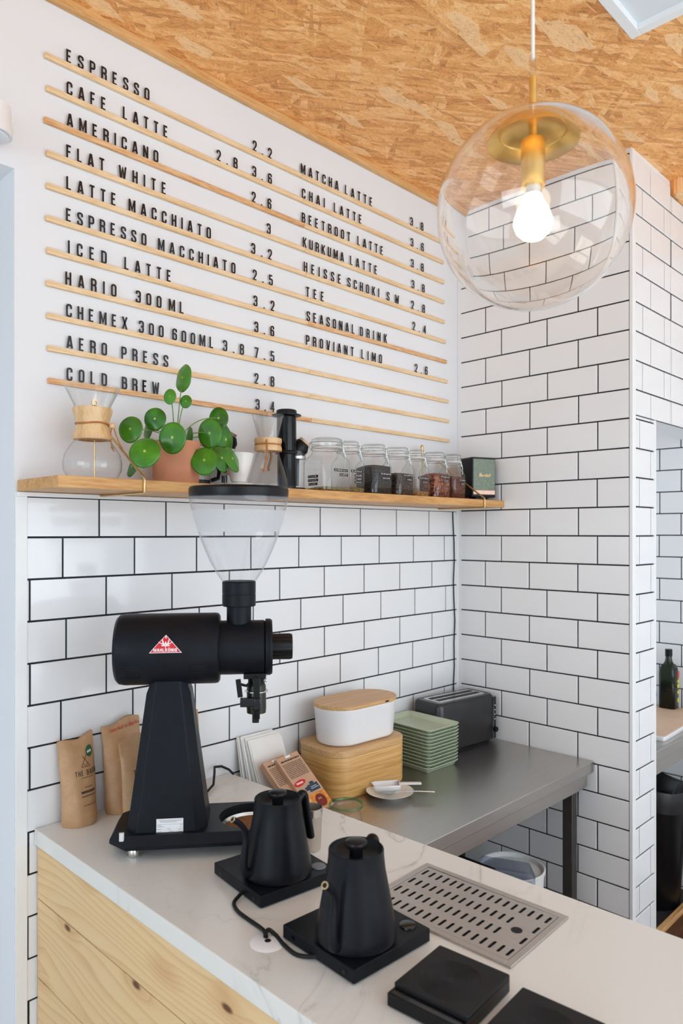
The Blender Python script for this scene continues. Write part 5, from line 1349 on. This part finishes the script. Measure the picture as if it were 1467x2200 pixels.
mb = MB(); mb.rrect(0, 0, .036, .036, .016, [(.003,.0005),(0,.004),(0,.175),(.004,.196),(.012,.212)], 6, None, True, False); mb.lathe([(.0245,.212),(.0165,.226),(.0140,.240),(.0140,.262)], 32); obj('glass', mb, M['bottle'], t, angle=50)
mb = MB(); mb.rrect(0, 0, .0335, .0335, .014, [(0,.003),(0,.125)], 6); obj('oil', mb, M['oil'], t)
mb = MB(); mb.cyl(.0160, .250, .282, 28); obj('cap', mb, M['blackplastic'], t)
mb = MB(); mb.box(.010, .030, -.0366, -.0355, .150, .180); obj('red_label', mb, M['red'], t)
M['yellow'] = pm('yellow_print', (.62,.60,.03), .5)
for z, h_ in ((.128,.014),(.104,.018),(.078,.014),(.038,.020)):
    mb = MB(); mb.box(.008, .030, -.0366, -.0355, z, z+h_); obj('yellow_print', mb, M['yellow'], t)
t = thing('salt_shaker', 'small glass shaker with a pale cap left of the green bottle', 'shaker', (.955, -.432, TZ))
mb = MB(); mb.lathe([(.001,.001),(.018,.0005),(.019,.003),(.017,.055)], 28); obj('glass', mb, M['jarglass'], t)
mb = MB(); mb.lathe([(.0165,.054),(.0178,.056),(.0165,.072),(.001,.075)], 28); obj('cap', mb, M['offwhite'], t)
t = thing('waste_bin', 'black waste bin with a bin bag under the kitchen table', 'bin', (.845, -.470, .006))
mb = MB(); mb.lathe([(.001,.001),(.115,.0005),(.118,.004),(.150,.505),(.152,.515)], 44); obj('bin', mb, M['blackplastic'], t)
mb = MB()
rings = []
for r_, z in ((.154,.44),(.158,.475),(.160,.515),(.154,.532),(.142,.520),(.12,.46)):
    rings.append([Vector(((r_+.004*math.sin(5*a+z*60))*math.cos(a), (r_+.004*math.sin(7*a))*math.sin(a), z + .006*math.sin(4*a))) for a in [2*PI*k/48 for k in range(48)]])
mb.loft(rings, False, True); obj('bin_bag', mb, M['bag'], t, angle=70)

# ------------------------------------------------------------------ pendant lamp
GP = (-1.485, -1.203, 2.180)
t = thing('pendant_lamp', 'clear glass globe pendant with brass fitting and lit bulb, hanging from the ceiling', 'pendant lamp', GP)
RG = .150
def globe_prof(r, n=44, top=.045, wav=0):
    pr_ = []
    a0 = math.asin(top/r)
    for i in range(n+1):
        th = PI - (PI-a0)*i/n; pr_.append((max(r*math.sin(th), 1e-4), r*math.cos(th)))
    return pr_
outer = globe_prof(RG); inner = list(reversed(globe_prof(RG-.0026)))
mb = MB(); mb.lathe(outer+inner+[outer[0]] if False else outer+inner, 72)
obj('glass_globe', mb, M['globe'], t, angle=70)
mb = MB(); mb.lathe([(.001,.1450),(.035,.1420),(.058,.1300),(.0700,.1150),(.0715,.1100),(.0690,.1105),(.055,.1240),(.030,.1340),(.001,.1360)], 52); mb.lathe([(.050,.1262),(.0515,.1240),(.053,.1250)], 44); obj('canopy_disc', mb, M['brass'], t, angle=40)
mb = MB(); mb.cyl(.0185, .040, .112, 40); mb.cyl(.0065, .10, .145, 20); obj('socket', mb, M['brass'], t, angle=30)
mb = MB(); mb.cyl(.0135, .026, .041, 28); obj('bulb_cap', mb, M['steel'], t)
mb = MB(); mb.lathe([(.0125,.028),(.0150,.020),(.0240,.004),(.0300,-.014),(.0300,-.020),(.0255,-.032),(.0160,-.041),(.001,-.045)], 36); obj('bulb', mb, M['bulb'], t)
mb = MB(); mb.cyl(.0058, .146, .212, 20); obj('brass_rod', mb, M['brass'], t)
mb = MB(); mb.cyl(.0042, .210, .246, 16); obj('cord_grip', mb, M['acrylic'], t)
mb = MB(); mb.cyl(.0027, .240, CEIL-GP[2], 12); obj('cord', mb, pm('translucent_cord', (.80,.78,.74), .35), t)
